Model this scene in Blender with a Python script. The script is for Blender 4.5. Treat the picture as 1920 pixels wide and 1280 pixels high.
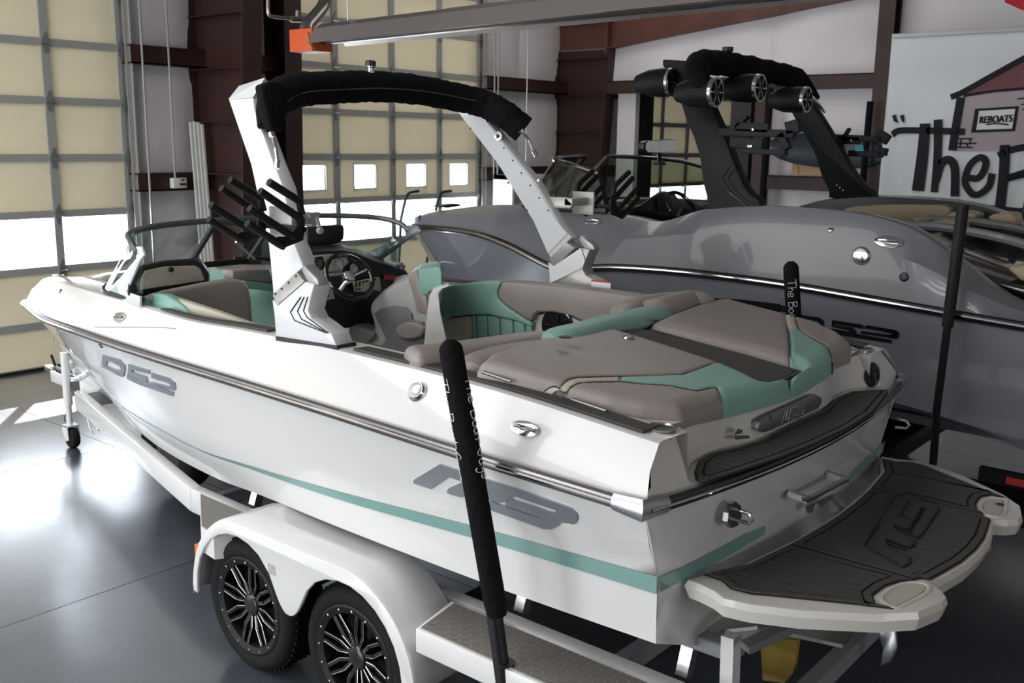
import bpy, bmesh, math, random
from mathutils import Vector as V, Matrix
from mathutils.bvhtree import BVHTree
random.seed(7)
for o in list(bpy.data.objects): bpy.data.objects.remove(o)
S = bpy.context.scene
COL = S.collection
PI = math.pi
# ------------------------------------------------------------------ camera
YAW, PIT, ROL = math.radians(50.3), math.radians(11.4), math.radians(0.8)
FPX = 1867.0
CAM = V((0, 0, 2.54))
_f = V((math.sin(YAW)*math.cos(PIT), math.cos(YAW)*math.cos(PIT), -math.sin(PIT)))
_r = V((math.cos(YAW), -math.sin(YAW), 0)); _u = _r.cross(_f)
RR = _r*math.cos(ROL)+_u*math.sin(ROL); UU = -_r*math.sin(ROL)+_u*math.cos(ROL)
cd = bpy.data.cameras.new('camera'); cam = bpy.data.objects.new('camera', cd); COL.objects.link(cam)
cam.matrix_world = Matrix((( RR.x, UU.x, -_f.x, CAM.x), (RR.y, UU.y, -_f.y, CAM.y), (RR.z, UU.z, -_f.z, CAM.z), (0,0,0,1)))
cd.sensor_width = 36; cd.lens = FPX/1920*36; cd.clip_start = .05; cd.clip_end = 200
cd.dof.use_dof = True; cd.dof.focus_distance = 4.4; cd.dof.aperture_fstop = 5.6
S.camera = cam
# ------------------------------------------------------------------ view, world, daylight
S.view_settings.view_transform = 'Standard'; S.view_settings.look = 'None'
S.view_settings.gamma = 1; S.view_settings.use_curve_mapping = False
S.view_settings.exposure = 0.36
w = bpy.data.worlds.new('daylight'); S.world = w; w.use_nodes = True
w.node_tree.nodes['Background'].inputs[0].default_value = (.86, .93, 1, 1)
w.node_tree.nodes['Background'].inputs[1].default_value = 11.0
sd = bpy.data.lights.new('sun', 'SUN'); sd.energy = 22; sd.angle = math.radians(.6); sd.color = (1, .96, .9)
sun = bpy.data.objects.new('sun', sd); COL.objects.link(sun); sun.location = (8, 20, 12)
sun.rotation_euler = V((-1.37, -1.72, -1.45)).to_track_quat('-Z', 'Y').to_euler()
def area(name, loc, d, sx, sy, e, col=(1,1,1), portal=False):
    l = bpy.data.lights.new(name, 'AREA'); l.shape = 'RECTANGLE'; l.size = sx; l.size_y = sy; l.energy = e; l.color = col
    if portal: l.cycles.is_portal = True
    o = bpy.data.objects.new(name, l); COL.objects.link(o); o.location = loc
    o.rotation_euler = V(d).to_track_quat('-Z', 'Y').to_euler(); return o
# daylight through the tall open bay doors of the left side wall, and an added fill light behind the camera
for i, yy in enumerate((7.6, 2.6)):
    for zz in (.75, 1.55, 2.35, 3.15): area('bay_and_fill_light', (-5.9, yy, zz), (1, 0, 0), 4.0, .46, (78,46)[i], (.92, .96, 1))
area('bay_and_fill_light', (1.0, -7.8, 2.9), (0, 1, 0), 3.6, 1.6, 75, (1, .97, .93))  # added fill that lights the back wall doors from the front
# added overhead fill lights under the closed ceiling, for the pads and the banner
area('overhead_fill', (-1.2, 6.5, 6.3), (0, 0, -1), 6.0, 6.0, 290, (1, .98, .96))
area('overhead_fill', (11.2, 7.6, 6.3), (0, 0, -1), 3.0, 4.0, 60, (1, .97, .94))
# ------------------------------------------------------------------ tools
def ray(u, v): return _f + RR*((u-960)/FPX) - UU*((v-640)/FPX)
def P(u, v, a, val):                       # point of a sight line in the plane x, y or z = val
    d = ray(u, v); k = 'xyz'.index(a); return CAM + d*((val-CAM[k])/d[k])
def PP(u, v, n, p0):
    n = V(n); d = ray(u, v); return CAM + d*((n.dot(V(p0)-CAM))/n.dot(d))
def cr(pts, n=6, closed=False):            # Catmull-Rom through the points
    p = [V(q) for q in pts]; m = len(p); out = []
    for i in range(m if closed else m-1):
        g = lambda k: p[k % m] if closed else p[max(0, min(m-1, k))]
        a, b, c, d = g(i-1), g(i), g(i+1), g(i+2)
        if not closed:
            if i == 0: a = b*2-c
            if i == m-2: d = c*2-b
        for s in range(n):
            t = s/n
            out.append(.5*((2*b)+(c-a)*t+(2*a-5*b+4*c-d)*t*t+(3*b-a-3*c+d)*t**3))
    if not closed: out.append(p[-1])
    return out
WL = {}
def obj(name, verts, faces, mat, parent=None, smooth=False, bev=0, seg=2, mats=None, fm=None, sharp=35):
    vs = [V(v) for v in verts]
    c = sum(vs, V())/max(1, len(vs))
    me = bpy.data.meshes.new(name); me.from_pydata([v-c for v in vs], [], faces)
    me.materials.append(mat)
    for m in (mats or []): me.materials.append(m)
    if fm:
        for i, k in fm.items(): me.polygons[i].material_index = k
    me.update()
    bm = bmesh.new(); bm.from_mesh(me); bmesh.ops.remove_doubles(bm, verts=bm.verts, dist=1e-5)
    bmesh.ops.recalc_face_normals(bm, faces=bm.faces); bm.to_mesh(me); bm.free()
    if smooth or bev:
        me.polygons.foreach_set('use_smooth', [True]*len(me.polygons))
        me.set_sharp_from_angle(angle=math.radians(sharp if not bev else 50))
    o = bpy.data.objects.new(name, me); COL.objects.link(o)
    if bev:
        b = o.modifiers.new('bevel', 'BEVEL'); b.width = bev; b.segments = seg; b.limit_method = 'ANGLE'; b.angle_limit = math.radians(35)
        b.harden_normals = False
        if seg > 1: me.set_sharp_from_angle(angle=math.radians(180))
    if parent is not None:
        o.parent = parent; o.location = c - WL[parent.name]
    else: o.location = c
    WL[o.name] = c
    return o
def empty(name, loc, label=None, cat=None, group=None, kind=None):
    o = bpy.data.objects.new(name, None); COL.objects.link(o); o.location = loc; o.empty_display_size = .1
    WL[o.name] = V(loc); return tag(o, label, cat, group, kind)
def sub(name, parent, loc):               # an Empty that is a part of a thing and parents sub-parts
    o = bpy.data.objects.new(name, None); COL.objects.link(o); o.parent = parent; o.location = V(loc)-WL[parent.name]; WL[o.name] = V(loc); return o
def tag(o, label=None, cat=None, group=None, kind=None):
    if label: o['label'] = label
    if cat: o['category'] = cat
    if group: o['group'] = group
    if kind: o['kind'] = kind
    return o
class MB:                                  # collects geometry of ONE part
    def __init__(s): s.v = []; s.f = []
    def add(s, v, f): k = len(s.v); s.v += [V(a) for a in v]; s.f += [tuple(i+k for i in q) for q in f]; return s
    def box(s, a, b):
        x0,y0,z0 = a; x1,y1,z1 = b
        return s.add([(x0,y0,z0),(x1,y0,z0),(x1,y1,z0),(x0,y1,z0),(x0,y0,z1),(x1,y0,z1),(x1,y1,z1),(x0,y1,z1)],
                     [(0,3,2,1),(4,5,6,7),(0,1,5,4),(1,2,6,5),(2,3,7,6),(3,0,4,7)])
    def prism(s, out, d):
        n = len(out); d = V(d); a = [V(p) for p in out]
        return s.add(a+[p+d for p in a], [tuple(range(n)), tuple(range(2*n-1, n-1, -1))]+[(i, i+n, (i+1) % n+n, (i+1) % n) for i in range(n)])
    def tube(s, pts, r, n=10, flat=None, cap=True, closed=False):
        pts = [V(p) for p in pts]; m = len(pts); vs = []; fs = []
        rs = r if isinstance(r, (list, tuple)) else [r]*m
        prev = None
        for i, p in enumerate(pts):
            if closed: t = (pts[(i+1) % m]-pts[i-1]).normalized()
            else: t = (pts[min(m-1, i+1)]-pts[max(0, i-1)]).normalized()
            if prev is None:
                up = V((0,0,1)) if abs(t.z) < .9 else V((0,1,0)); a = t.cross(up).normalized()
            else:
                a = (prev-t*prev.dot(t)).normalized()
            prev = a; b = t.cross(a)
            if flat: # flat = (wide, tall) multipliers, a horizontal, b vertical
                a2 = a*flat[0]; b2 = b*flat[1]
            else: a2, b2 = a, b
            for k in range(n):
                an = 2*PI*k/n; vs.append(p+(a2*math.cos(an)+b2*math.sin(an))*rs[i])
        for i in range(m if closed else m-1):
            j = (i+1) % m
            for k in range(n): fs.append((i*n+k, i*n+(k+1) % n, j*n+(k+1) % n, j*n+k))
        if cap and not closed: fs += [tuple(range(n-1, -1, -1)), tuple((m-1)*n+k for k in range(n))]
        return s.add(vs, fs)
    def lathe(s, c, ax, prof, n=24):        # prof: (radius, offset along axis)
        c = V(c); ax = V(ax).normalized(); up = V((0,0,1)) if abs(ax.z) < .9 else V((0,1,0))
        a = ax.cross(up).normalized(); b = ax.cross(a); vs = []; fs = []
        for r, h in prof:
            for k in range(n):
                an = 2*PI*k/n; vs.append(c+ax*h+(a*math.cos(an)+b*math.sin(an))*max(r, 1e-4))
        for i in range(len(prof)-1):
            for k in range(n): fs.append((i*n+k, i*n+(k+1) % n, (i+1)*n+(k+1) % n, (i+1)*n+k))
        return s.add(vs, fs)
    def grid(s, rows, closed=False):
        n = len(rows[0]); vs = [p for r in rows for p in r]; fs = []
        for i in range(len(rows)-1):
            for k in range(n if closed else n-1): fs.append((i*n+k, i*n+(k+1) % n, (i+1)*n+(k+1) % n, (i+1)*n+k))
        return s.add(vs, fs)
    def beam(s, p, q, w, h):                # rectangular bar p to q
        p = V(p); q = V(q); t = (q-p).normalized(); up = V((0,0,1)) if abs(t.z) < .95 else V((0,1,0))
        a = t.cross(up).normalized()*w/2; b = a.cross(t).normalized()*h/2
        return s.add([p-a-b, p+a-b, p+a+b, p-a+b, q-a-b, q+a-b, q+a+b, q-a+b], [(0,3,2,1),(4,5,6,7),(0,1,5,4),(1,2,6,5),(2,3,7,6),(3,0,4,7)])
    def o(s, name, mat, parent=None, **k): return obj(name, s.v, s.f, mat, parent, **k)
def thick(pts, th, d):                      # closed sheet outline helper
    return pts
# ------------------------------------------------------------------ materials
def mat(name, col, rough=.5, metal=0, coat=0, bump=None, spec=None, tr=0, var=None, coatr=.03):
    m = bpy.data.materials.new(name); m.use_nodes = True; nt = m.node_tree; b = nt.nodes['Principled BSDF']
    b.inputs['Base Color'].default_value = (*col, 1); b.inputs['Roughness'].default_value = rough; b.inputs['Metallic'].default_value = metal
    if coat: b.inputs['Coat Weight'].default_value = coat; b.inputs['Coat Roughness'].default_value = coatr
    if spec is not None: b.inputs['Specular IOR Level'].default_value = spec
    if tr: b.inputs['Transmission Weight'].default_value = tr
    tc = nt.nodes.new('ShaderNodeTexCoord')
    if bump:
        n = nt.nodes.new('ShaderNodeTexNoise'); n.inputs['Scale'].default_value = bump[0]; n.inputs['Detail'].default_value = 4
        bp = nt.nodes.new('ShaderNodeBump'); bp.inputs['Strength'].default_value = bump[1]; bp.inputs['Distance'].default_value = bump[2]
        nt.links.new(tc.outputs['Object'], n.inputs['Vector']); nt.links.new(n.outputs['Fac'], bp.inputs['Height']); nt.links.new(bp.outputs['Normal'], b.inputs['Normal'])
    if var:   # scale, amount: slight colour variation, dirt and wear
        n = nt.nodes.new('ShaderNodeTexNoise'); n.inputs['Scale'].default_value = var[0]; n.inputs['Detail'].default_value = 6
        r = nt.nodes.new('ShaderNodeMapRange'); r.inputs[1].default_value = .3; r.inputs[2].default_value = .7; r.inputs[3].default_value = 1-var[1]; r.inputs[4].default_value = 1+var[1]*.5
        mx = nt.nodes.new('ShaderNodeMix'); mx.data_type = 'RGBA'; mx.blend_type = 'MULTIPLY'; mx.inputs['Factor'].default_value = 1; mx.inputs['A'].default_value = (*col, 1)
        nt.links.new(tc.outputs['Object'], n.inputs['Vector']); nt.links.new(n.outputs['Fac'], r.inputs[0]); nt.links.new(r.outputs[0], mx.inputs['B']); nt.links.new(mx.outputs['Result'], b.inputs['Base Color'])
    return m
def glass(name, tint, a, gl=.06):            # thin pane: tinted see-through with a sharp reflection
    m = bpy.data.materials.new(name); m.use_nodes = True; nt = m.node_tree; nt.nodes.clear()
    o = nt.nodes.new('ShaderNodeOutputMaterial'); t = nt.nodes.new('ShaderNodeBsdfTransparent'); t.inputs[0].default_value = (*tint, 1)
    g = nt.nodes.new('ShaderNodeBsdfGlossy'); g.inputs['Roughness'].default_value = .02; g.inputs[0].default_value = (1,1,1,1)
    fr = nt.nodes.new('ShaderNodeFresnel'); fr.inputs[0].default_value = 1.45
    ge = nt.nodes.new('ShaderNodeNewGeometry'); mr = nt.nodes.new('ShaderNodeMapRange'); mr.inputs[3].default_value = 1.45; mr.inputs[4].default_value = 1/1.45
    nt.links.new(ge.outputs['Backfacing'], mr.inputs[0]); nt.links.new(mr.outputs[0], fr.inputs[0])
    mx = nt.nodes.new('ShaderNodeMixShader'); nt.links.new(fr.outputs[0], mx.inputs[0]); nt.links.new(t.outputs[0], mx.inputs[1]); nt.links.new(g.outputs[0], mx.inputs[2])
    nt.links.new(mx.outputs[0], o.inputs[0]); return m
M = {}
M['gel'] = mat('white_gelcoat', (.74,.74,.725), .22, coat=.8)
M['gelin'] = mat('deck_gelcoat', (.62,.60,.56), .35, coat=.3)
M['liner'] = mat('cockpit_liner', (.50,.50,.49), .45)
M['floor_in'] = mat('cockpit_carpet', (.10,.10,.105), .9, bump=(300,.4,.004))
M['greyhull'] = mat('grey_gelcoat', (.215,.225,.255), .2, coat=1)
M['greydeck'] = mat('grey_deck_gelcoat', (.16,.167,.18), .35, coat=.4, coatr=.05)
M['taupe'] = mat('taupe_vinyl', (.31,.275,.255), .42, bump=(180,.25,.002), var=(3,.08))
M['teal'] = mat('teal_vinyl', (.23,.42,.355), .4, bump=(180,.25,.002), var=(3,.06))
M['cream'] = mat('cream_vinyl', (.50,.46,.38), .42, bump=(180,.25,.002))
M['lgrey'] = mat('light_grey_vinyl', (.40,.40,.39), .45, bump=(180,.25,.002))
M['dgrey'] = mat('slate_vinyl', (.17,.165,.18), .45, bump=(180,.25,.002))
M['tan'] = mat('tan_vinyl', (.40,.32,.20), .45, bump=(180,.25,.002))
M['tealgel'] = mat('teal_gelcoat', (.19,.36,.33), .2, coat=.6)
M['eva'] = mat('foam_decking', (.07,.066,.062), .75, bump=(500,.3,.001))
M['evadark'] = mat('foam_decking_groove', (.012,.012,.012), .85)
M['black'] = mat('black_plastic', (.012,.012,.013), .4)
M['gloss'] = mat('black_gloss', (.008,.008,.010), .12, coat=.5)
M['satin'] = mat('black_powder_coat', (.006,.006,.007), .55, bump=(400,.2,.001), spec=.3)
M['cloth'] = mat('black_canvas', (.010,.010,.011), .95, bump=(25,.6,.02), spec=.1)
M['rubber'] = mat('tyre_rubber', (.009,.009,.009), .8, bump=(120,.3,.003), spec=.25)
M['chrome'] = mat('chrome', (.75,.74,.74), .12, 1)
M['steel'] = mat('stainless_steel', (.55,.55,.55), .25, 1)
M['alu'] = mat('brushed_aluminium', (.50,.51,.52), .38, 1)
M['silver'] = mat('silver_badge', (.36,.39,.43), .35, .7)
M['tower'] = mat('tower_white_paint', (.72,.73,.74), .3, coat=.3)
M['towergrey'] = mat('tower_grey_casting', (.42,.41,.39), .4, .3, var=(8,.15))
M['towerside'] = mat('tower_pale_grey', (.68,.69,.70), .35)
M['wsframe'] = mat('windshield_rail_grey', (.12,.13,.14), .35, .5)
M['glass'] = glass('tinted_windshield', (.72,.82,.78), 0)
M['glassg'] = glass('green_windshield', (.50,.58,.50), 0)
M['pane'] = glass('clear_door_pane', (.97,.98,1), 0)
M['trailer'] = mat('trailer_white_paint', (.74,.74,.73), .28, coat=.5)
M['trailgrey'] = mat('trailer_grey_bunk', (.25,.26,.28), .6)
M['tread'] = mat('diamond_plate', (.22,.205,.19), .42, .6)
M['iron'] = mat('red_iron', (.040,.0135,.010), .5, bump=(8,.15,.01), var=(2,.25))
M['insul'] = mat('white_insulation', (.74,.70,.71), .5, bump=(3,.5,.03), var=(1.2,.08))
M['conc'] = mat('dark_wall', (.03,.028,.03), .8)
M['ceil'] = mat('ceiling_insulation', (.35,.34,.33), .6, bump=(3,.4,.03))
M['dpanel'] = mat('door_insulation_panel', (.74,.67,.49), .55, bump=(60,.15,.004), var=(1.5,.10))
def translucent(m, col, f):   # thin cream foam panel that lets some daylight through
    nt = m.node_tree; b = nt.nodes['Principled BSDF']; o = nt.nodes['Material Output']; t = nt.nodes.new('ShaderNodeBsdfTranslucent'); t.inputs[0].default_value = (*col, 1)
    x = nt.nodes.new('ShaderNodeMixShader'); x.inputs[0].default_value = f; nt.links.new(b.outputs[0], x.inputs[1]); nt.links.new(t.outputs[0], x.inputs[2]); nt.links.new(x.outputs[0], o.inputs[0])
translucent(M['dpanel'], (.90,.86,.74), .085)
M['drail'] = mat('door_steel', (.40,.40,.37), .5, .15)
M['hinge'] = mat('galvanised_hinge', (.40,.42,.42), .35, .8)
M['wood'] = mat('pale_wood', (.50,.33,.16), .55)
M['banner'] = mat('banner_vinyl', (.74,.77,.78), .38, bump=(2.2,.5,.05))
M['ink'] = mat('banner_black_ink', (.010,.009,.014), .8)
M['inkred'] = mat('banner_red_ink', (.13,.012,.016), .45)
M['inkpink'] = mat('banner_grey_ink', (.40,.33,.35), .45)
M['whiteink'] = mat('white_print', (.80,.80,.80), .5)
M['orange'] = mat('orange_enamel', (.62,.085,.015), .4)
M['amber'] = mat('amber_lens', (.7,.18,.02), .25)
M['red'] = mat('red_label', (.5,.03,.02), .5)
M['plastic'] = mat('white_plastic', (.70,.70,.67), .5)
M['galv'] = mat('galvanised_duct', (.30,.28,.27), .3, .9)
M['refl'] = mat('heater_reflector', (.42,.38,.36), .32, .85)
M['screen'] = mat('display_glass', (.03,.045,.04), .15, coat=.5)
M['yellow'] = mat('mustard_paint', (.35,.25,.03), .6)
M['cyan'] = mat('cyan_print', (.03,.38,.42), .5)
# painted concrete floor
def floormat():
    m = mat('dark_sealed_concrete', (.05,.058,.068), .25, coat=1, coatr=.2); nt = m.node_tree; b = nt.nodes['Principled BSDF']
    tc = nt.nodes['Texture Coordinate'] if 'Texture Coordinate' in nt.nodes else nt.nodes.new('ShaderNodeTexCoord')
    n = nt.nodes.new('ShaderNodeTexNoise'); n.inputs['Scale'].default_value = .9; n.inputs['Detail'].default_value = 8; n.inputs['Roughness'].default_value = .65
    r = nt.nodes.new('ShaderNodeValToRGB'); r.color_ramp.elements[0].position = .3; r.color_ramp.elements[0].color = (.040,.046,.056,1); r.color_ramp.elements[1].position = .72; r.color_ramp.elements[1].color = (.088,.100,.118,1)
    nt.links.new(tc.outputs['Object'], n.inputs['Vector']); nt.links.new(n.outputs['Fac'], r.inputs[0]); nt.links.new(r.outputs[0], b.inputs['Base Color'])
    r2 = nt.nodes.new('ShaderNodeMapRange'); r2.inputs[3].default_value = .22; r2.inputs[4].default_value = .42
    n2 = nt.nodes.new('ShaderNodeTexNoise'); n2.inputs['Scale'].default_value = 3; n2.inputs['Detail'].default_value = 6
    nt.links.new(tc.outputs['Object'], n2.inputs['Vector']); nt.links.new(n2.outputs['Fac'], r2.inputs[0]); nt.links.new(r2.outputs[0], b.inputs['Roughness'])
    return m
M['floor'] = floormat()
# ================================================================== THE HALL
WY = 10.81; EX = 24.0; WX = -6.0; SY = -8.0; HZ = 6.4; W2 = 14.25
def struct(mb, name, m, **k): o = mb.o(name, m, **k); o['kind'] = 'structure'; return o
# floor slabs, with sawn joints between them
fl = tag(empty('floor', (0,0,0)), 'dark sealed concrete floor cut into slabs', None, None, 'structure')
xs = [WX, -.6, 4.0, 8.6, 13.2, 18.6, EX]; ys = [SY, -4.6, .26, 5.12, 7.62, WY, 16]
for i in range(len(xs)-1):
    for j in range(len(ys)-1):
        if ys[j] >= WY: continue
        MB().box((xs[i]+.003, ys[j]+.003, -.12), (xs[i+1]-.003, ys[j+1]-.003, 0)).o('slab', M['floor'], fl)
MB().box((WX, SY, -.2), (EX, WY, -.01)).o('joint_filler', M['evadark'], fl)
struct(MB().box((WX-.3, SY-.3, HZ), (EX+.3, WY+.3, HZ+.2)), 'ceiling', M['ceil'])
struct(MB().box((EX, SY, 0), (EX+.25, WY, HZ)), 'wall_right', M['insul'])
struct(MB().box((WX, SY-.25, 0), (EX, SY, HZ)), 'wall_front', M['insul'])
struct(MB().box((WX-.25, SY, 0), (WX, WY, HZ)), 'wall_left', M['insul'])
# back wall with openings for the sectional doors
doors = [(-4.6, -.94, 4.5), (2.39, 6.05, 4.7), (8.37, 12.07, 4.7), (16.84, 20.64, 4.7)]
b = MB(); x = WX
for a, c, h in doors:
    b.box((x, WY, 0), (a, WY+.25, HZ)); b.box((a, WY, h), (c, WY+.25, HZ)); x = c
b.box((x, WY, 0), (EX, WY+.25, HZ)); struct(b, 'wall_back', M['insul'])
# quilted insulation blankets between the girts: soft bulging bays (each one a piece of the wall)
wb = tag(empty('wall_back_insulation', (7,WY-.05,3)), None, None, None, 'structure'); wb.name = 'trim_insulation'; WL[wb.name] = V((7,WY-.05,3))
def blanket(x0, x1, z0, z1):
    rows = []
    for i in range(9):
        r = []
        for j in range(9):
            u, v = i/8, j/8; d = .05*(1-abs(2*u-1)**3)*(1-abs(2*v-1)**3)
            r.append((x0+(x1-x0)*u, WY-.004-d, z0+(z1-z0)*v))
        rows.append(r)
    MB().grid(rows).o('insulation_blanket', M['insul'], wb, smooth=True)
zs = [0, 2.0, 3.42, 5.0, HZ]
for x0, x1 in ((6.10, 7.0), (12.12, 13.1), (13.1, 14.2), (14.3, 15.4), (15.4, 16.8)):
    for k in range(4): blanket(x0, x1, zs[k]+.07, zs[k+1]-.05)
# red-iron girts on the back wall
n = 0
for z in (2.0, 3.42, 5.0):
    for x0, x1 in ((6.09, 8.33), (12.1, 16.8)):
        g = MB().box((x0, WY-.20, z+.10), (x1, WY, z+.115)).box((x0, WY-.20, z-.09), (x1, WY, z-.075)).box((x0, WY-.20, z-.09), (x1, WY-.185, z+.0)).box((x0,WY-.19,z-.09),(x1,WY-.18,z+.115))
        n += 1; struct(g, 'trim_%d' % n, M['iron'])
# sectional doors --------------------------------------------------
def secdoor(num, x0, x1, h, divs, windows, lit, y=WY-.02):
    root = tag(empty('door_%d' % num, ((x0+x1)/2, y, 0)), None, None, None, 'structure')
    L = ('cream insulated sectional overhead door %s' % ('at the far left', 'left of the red iron column, in view', 'behind the white boat', 'in the far bay')[num-1])
    root['label'] = L
    zr = [0, .49, 1.09, 1.69, 2.29, 2.89, 3.49, 4.09, 4.69]; xs = [x0]+divs+[x1]
    st, ra = MB(), MB()
    hg = MB().prism([(-.032,0,-.075),(-.016,0,-.11),(.016,0,-.11),(.032,0,-.075),(.032,0,.03),(.0,0,.11),(-.032,0,.03)], (0,.012,0))
    pan = {}
    for k in range(len(zr)-1):
        if zr[k] > h-.1: break
        za, zb = zr[k], min(zr[k+1], h)
        for i in range(len(xs)-1):
            a, c = xs[i]+.045, xs[i+1]-.045
            if (k == lit):
                MB().box((a-.01, y+.03, za+.035), (c+.01, y+.036, zb-.035)).o('window_pane', M['pane'], root)
            elif k == windows:
                m = (a+c)/2; ww, z2, z3 = .20, za+.16, zb-.115
                p = MB().box((a, y, za+.035), (m-ww, y+.03, zb-.035)).box((m+ww, y, za+.035), (c, y+.03, zb-.035)).box((m-ww, y, za+.035), (m+ww, y+.03, z2)).box((m-ww, y, z3), (m+ww, y+.03, zb-.035))
                po = p.o('insulation_panel', M['dpanel'], root)
                f = MB()
                for q in (((m-ww-.02, z2-.02), (m+ww+.02, z2)), ((m-ww-.02, z3), (m+ww+.02, z3+.02)), ((m-ww-.02, z2), (m-ww, z3)), ((m+ww, z2), (m+ww+.02, z3))):
                    f.box((q[0][0], y-.008, q[0][1]), (q[1][0], y+.03, q[1][1]))
                f.o('window_frame', M['plastic'], root)
                MB().box((m-ww, y+.015, z2), (m+ww, y+.02, z3)).o('window_pane', M['pane'], root)
            else:
                MB().box((a, y, za+.035), (c, y+.03, zb-.035)).o('insulation_panel', M['dpanel'], root)
        for zz, t in ((za, 0), (zb, 1)):
            ra = MB(); r0 = zz if t == 0 else zz-.04
            ra.box((x0, y-.02, r0), (x1, y+.045, r0+.04)); ra.o('rail', M['drail'], root)
    for i, xx in enumerate(xs):
        a, c = max(x0, xx-.045), min(x1, xx+.045)
        for k in range(len(zr)-1):
            if zr[k] > h-.1: break
            MB().box((a, y-.03, zr[k]+.02), (c, y+.04, min(zr[k+1], h)-.02)).o('stile', M['drail'], root)
        for z in zr[1:]:
            if z > h: break
            s = MB(); s.add([(v.x+xx, v.y+y-.045, v.z+z) for v in hg.v], hg.f)
            s.lathe((xx, y-.05, z-.02), (1,0,0), [(.0,-.05),(.012,-.05),(.012,.05),(0,.05)], 8); s.o('hinge', M['hinge'], root)
    MB().box((x0, y-.03, -.0), (x1, y+.04, .03)).o('bottom_seal', M['black'], root)
    # tracks
    for xx, sg in ((x0-.05, -1), (x1+.05, 1)):
        MB().box((xx-.03, y-.09, 0), (xx+.03, y-.075, h+.2)).box((xx+sg*.03-.006, y-.12, 0), (xx+sg*.03+.006, y+.01, h+.2)).o('track', M['drail'], root)
    return root
secdoor(1, -4.6, -.94, 4.5, [-3.7, -2.77, -1.85], None, 2)
secdoor(2, 2.39, 6.05, 4.7, [3.25, 4.20, 5.20], None, 2)
secdoor(3, 8.37, 12.07, 4.7, [9.15, 10.20, 11.18], 3, 2)
secdoor(4, 16.84, 20.64, 4.7, [17.6, 18.6, 19.6], None, 2)
# columns and rafters ------------------------------------------------
def column(num, x, y0, y1t, y1b, ztop, label):
    root = tag(empty('trim_%d' % num, (x, y0, 0)), label, None, None, 'structure')
    t = .012; w = .13
    MB().prism([(x-t/2,y0,0),(x-t/2,y1b,0),(x-t/2,y1t,ztop),(x-t/2,y0,ztop)], (t,0,0)).o('web', M['iron'], root)
    MB().box((x-w,y0-.015,0),(x+w,y0,ztop)).o('outer_flange', M['iron'], root)
    MB().prism([(x-w,y1b,0),(x+w,y1b,0),(x+w,y1t,ztop),(x-w,y1t,ztop)], (0,-.02,0)).o('inner_flange', M['iron'], root)
    for z in [.9,1.5,2.1,2.7,3.3,3.9,4.5]:
        yy = y1b+(y1t-y1b)*z/ztop
        MB().box((x-w,yy,z),(x-t/2,y0-.01,z+.012)).o('stiffener', M['iron'], root)
    return root
column(21, 7.05, WY, 9.55, 9.95, HZ, 'dark red iron column between the two cream doors')
column(22, 8.16, WY, 10.35, 10.5, HZ, 'narrow red iron jamb beside the cream door')
column(23, 14.2, WY, 9.70, 9.98, 4.05, 'tapered red iron column where the partition meets the back wall')
r = MB()
x = W2-.06
ra = [P(1145,90,'x',x), P(1480,22,'x',x)]; dy = (ra[1].z-ra[0].z)/(ra[1].y-ra[0].y)
yE = 1.0; zE = ra[0].z+dy*(yE-ra[0].y)
r.prism([(x-.006,WY,ra[0].z+.0),(x-.006,ra[0].y,ra[0].z),(x-.006,yE,zE),(x-.006,yE,zE+.75),(x-.006,WY,ra[0].z+1.3)], (.012,0,0))
r.prism([(x-.13,ra[0].y,ra[0].z),(x-.13,yE,zE),(x+.13,yE,zE),(x+.13,ra[0].y,ra[0].z)], (0,0,-.02))
r.box((x-.13,ra[0].y-.02,ra[0].z-.1),(x+.13,ra[0].y+.03,ra[0].z+1.1))
tag(struct(r, 'trim_24', mat('lit_rafter_iron', (.12,.045,.028), .5, bump=(8,.15,.01), var=(2,.25))), 'red iron rafter rising from the tapered column')  # rafter gets a brighter iron colour than the columns to show it lit
# partition wall on the far side of the grey boat
wall = MB().box((W2, WY-.9, 3.40), (W2+.12, WY, HZ)).box((W2, 9.25, 0), (W2+.12, 9.6, 3.40)).box((W2, SY, 0), (W2+.12, 6.84, HZ)).box((W2, 6.84, 3.42), (W2+.12, WY-.9, HZ))
struct(wall, 'wall_partition', M['insul'])
wi = tag(empty('trim_25', (W2,3,3)), None, None, None, 'structure')
def blanket2(y0, y1, z0, z1):
    rows = []
    for i in range(9):
        rows.append([(W2-.004-.05*(1-abs(2*i/8-1)**3)*(1-abs(2*j/8-1)**3), y0+(y1-y0)*i/8, z0+(z1-z0)*j/8) for j in range(9)])
    MB().grid(rows).o('insulation_blanket', M['insul'], wi, smooth=True)
for y0, y1 in ((9.6,6.9),(6.8,5.25),(5.1,3.4),(3.4,1.7),(1.7,0)):
    for z0, z1 in ((0,1.9),(2.1,3.28),(3.52,HZ)):
        if y0 > 8 and z1 < 3.4: continue
        blanket2(y1, y0, z0, z1)
n = 25
for y0, y1, z in ((9.7,5.2,3.44),(6.84,5.2,2.0),(5.05,0,3.44)):
    g = MB().box((W2-.2, y1, z-.10), (W2-.185, y0, z+.08)).box((W2-.2, y1, z+.07), (W2, y0, z+.085)).box((W2-.2, y1, z-.115), (W2, y0, z-.10))
    n += 1; struct(g, 'trim_%d' % n, M['iron'])
for y, wd, zt in ((5.13,.22,HZ),(6.9,.16,3.5)):
    n += 1; struct(MB().box((W2-.26, y-wd/2, 0), (W2-.24, y+wd/2, zt)).box((W2-.24, y-.01, 0), (W2, y+.01, zt)).box((W2-.02, y-wd/2, 0), (W2-.0, y+wd/2, zt)), 'trim_%d' % n, M['iron'])
n += 1; struct(MB().box((W2-.3, 7.02, 0), (W2-.02, 7.35, 3.42)), 'trim_%d' % n, M['conc'])
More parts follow.
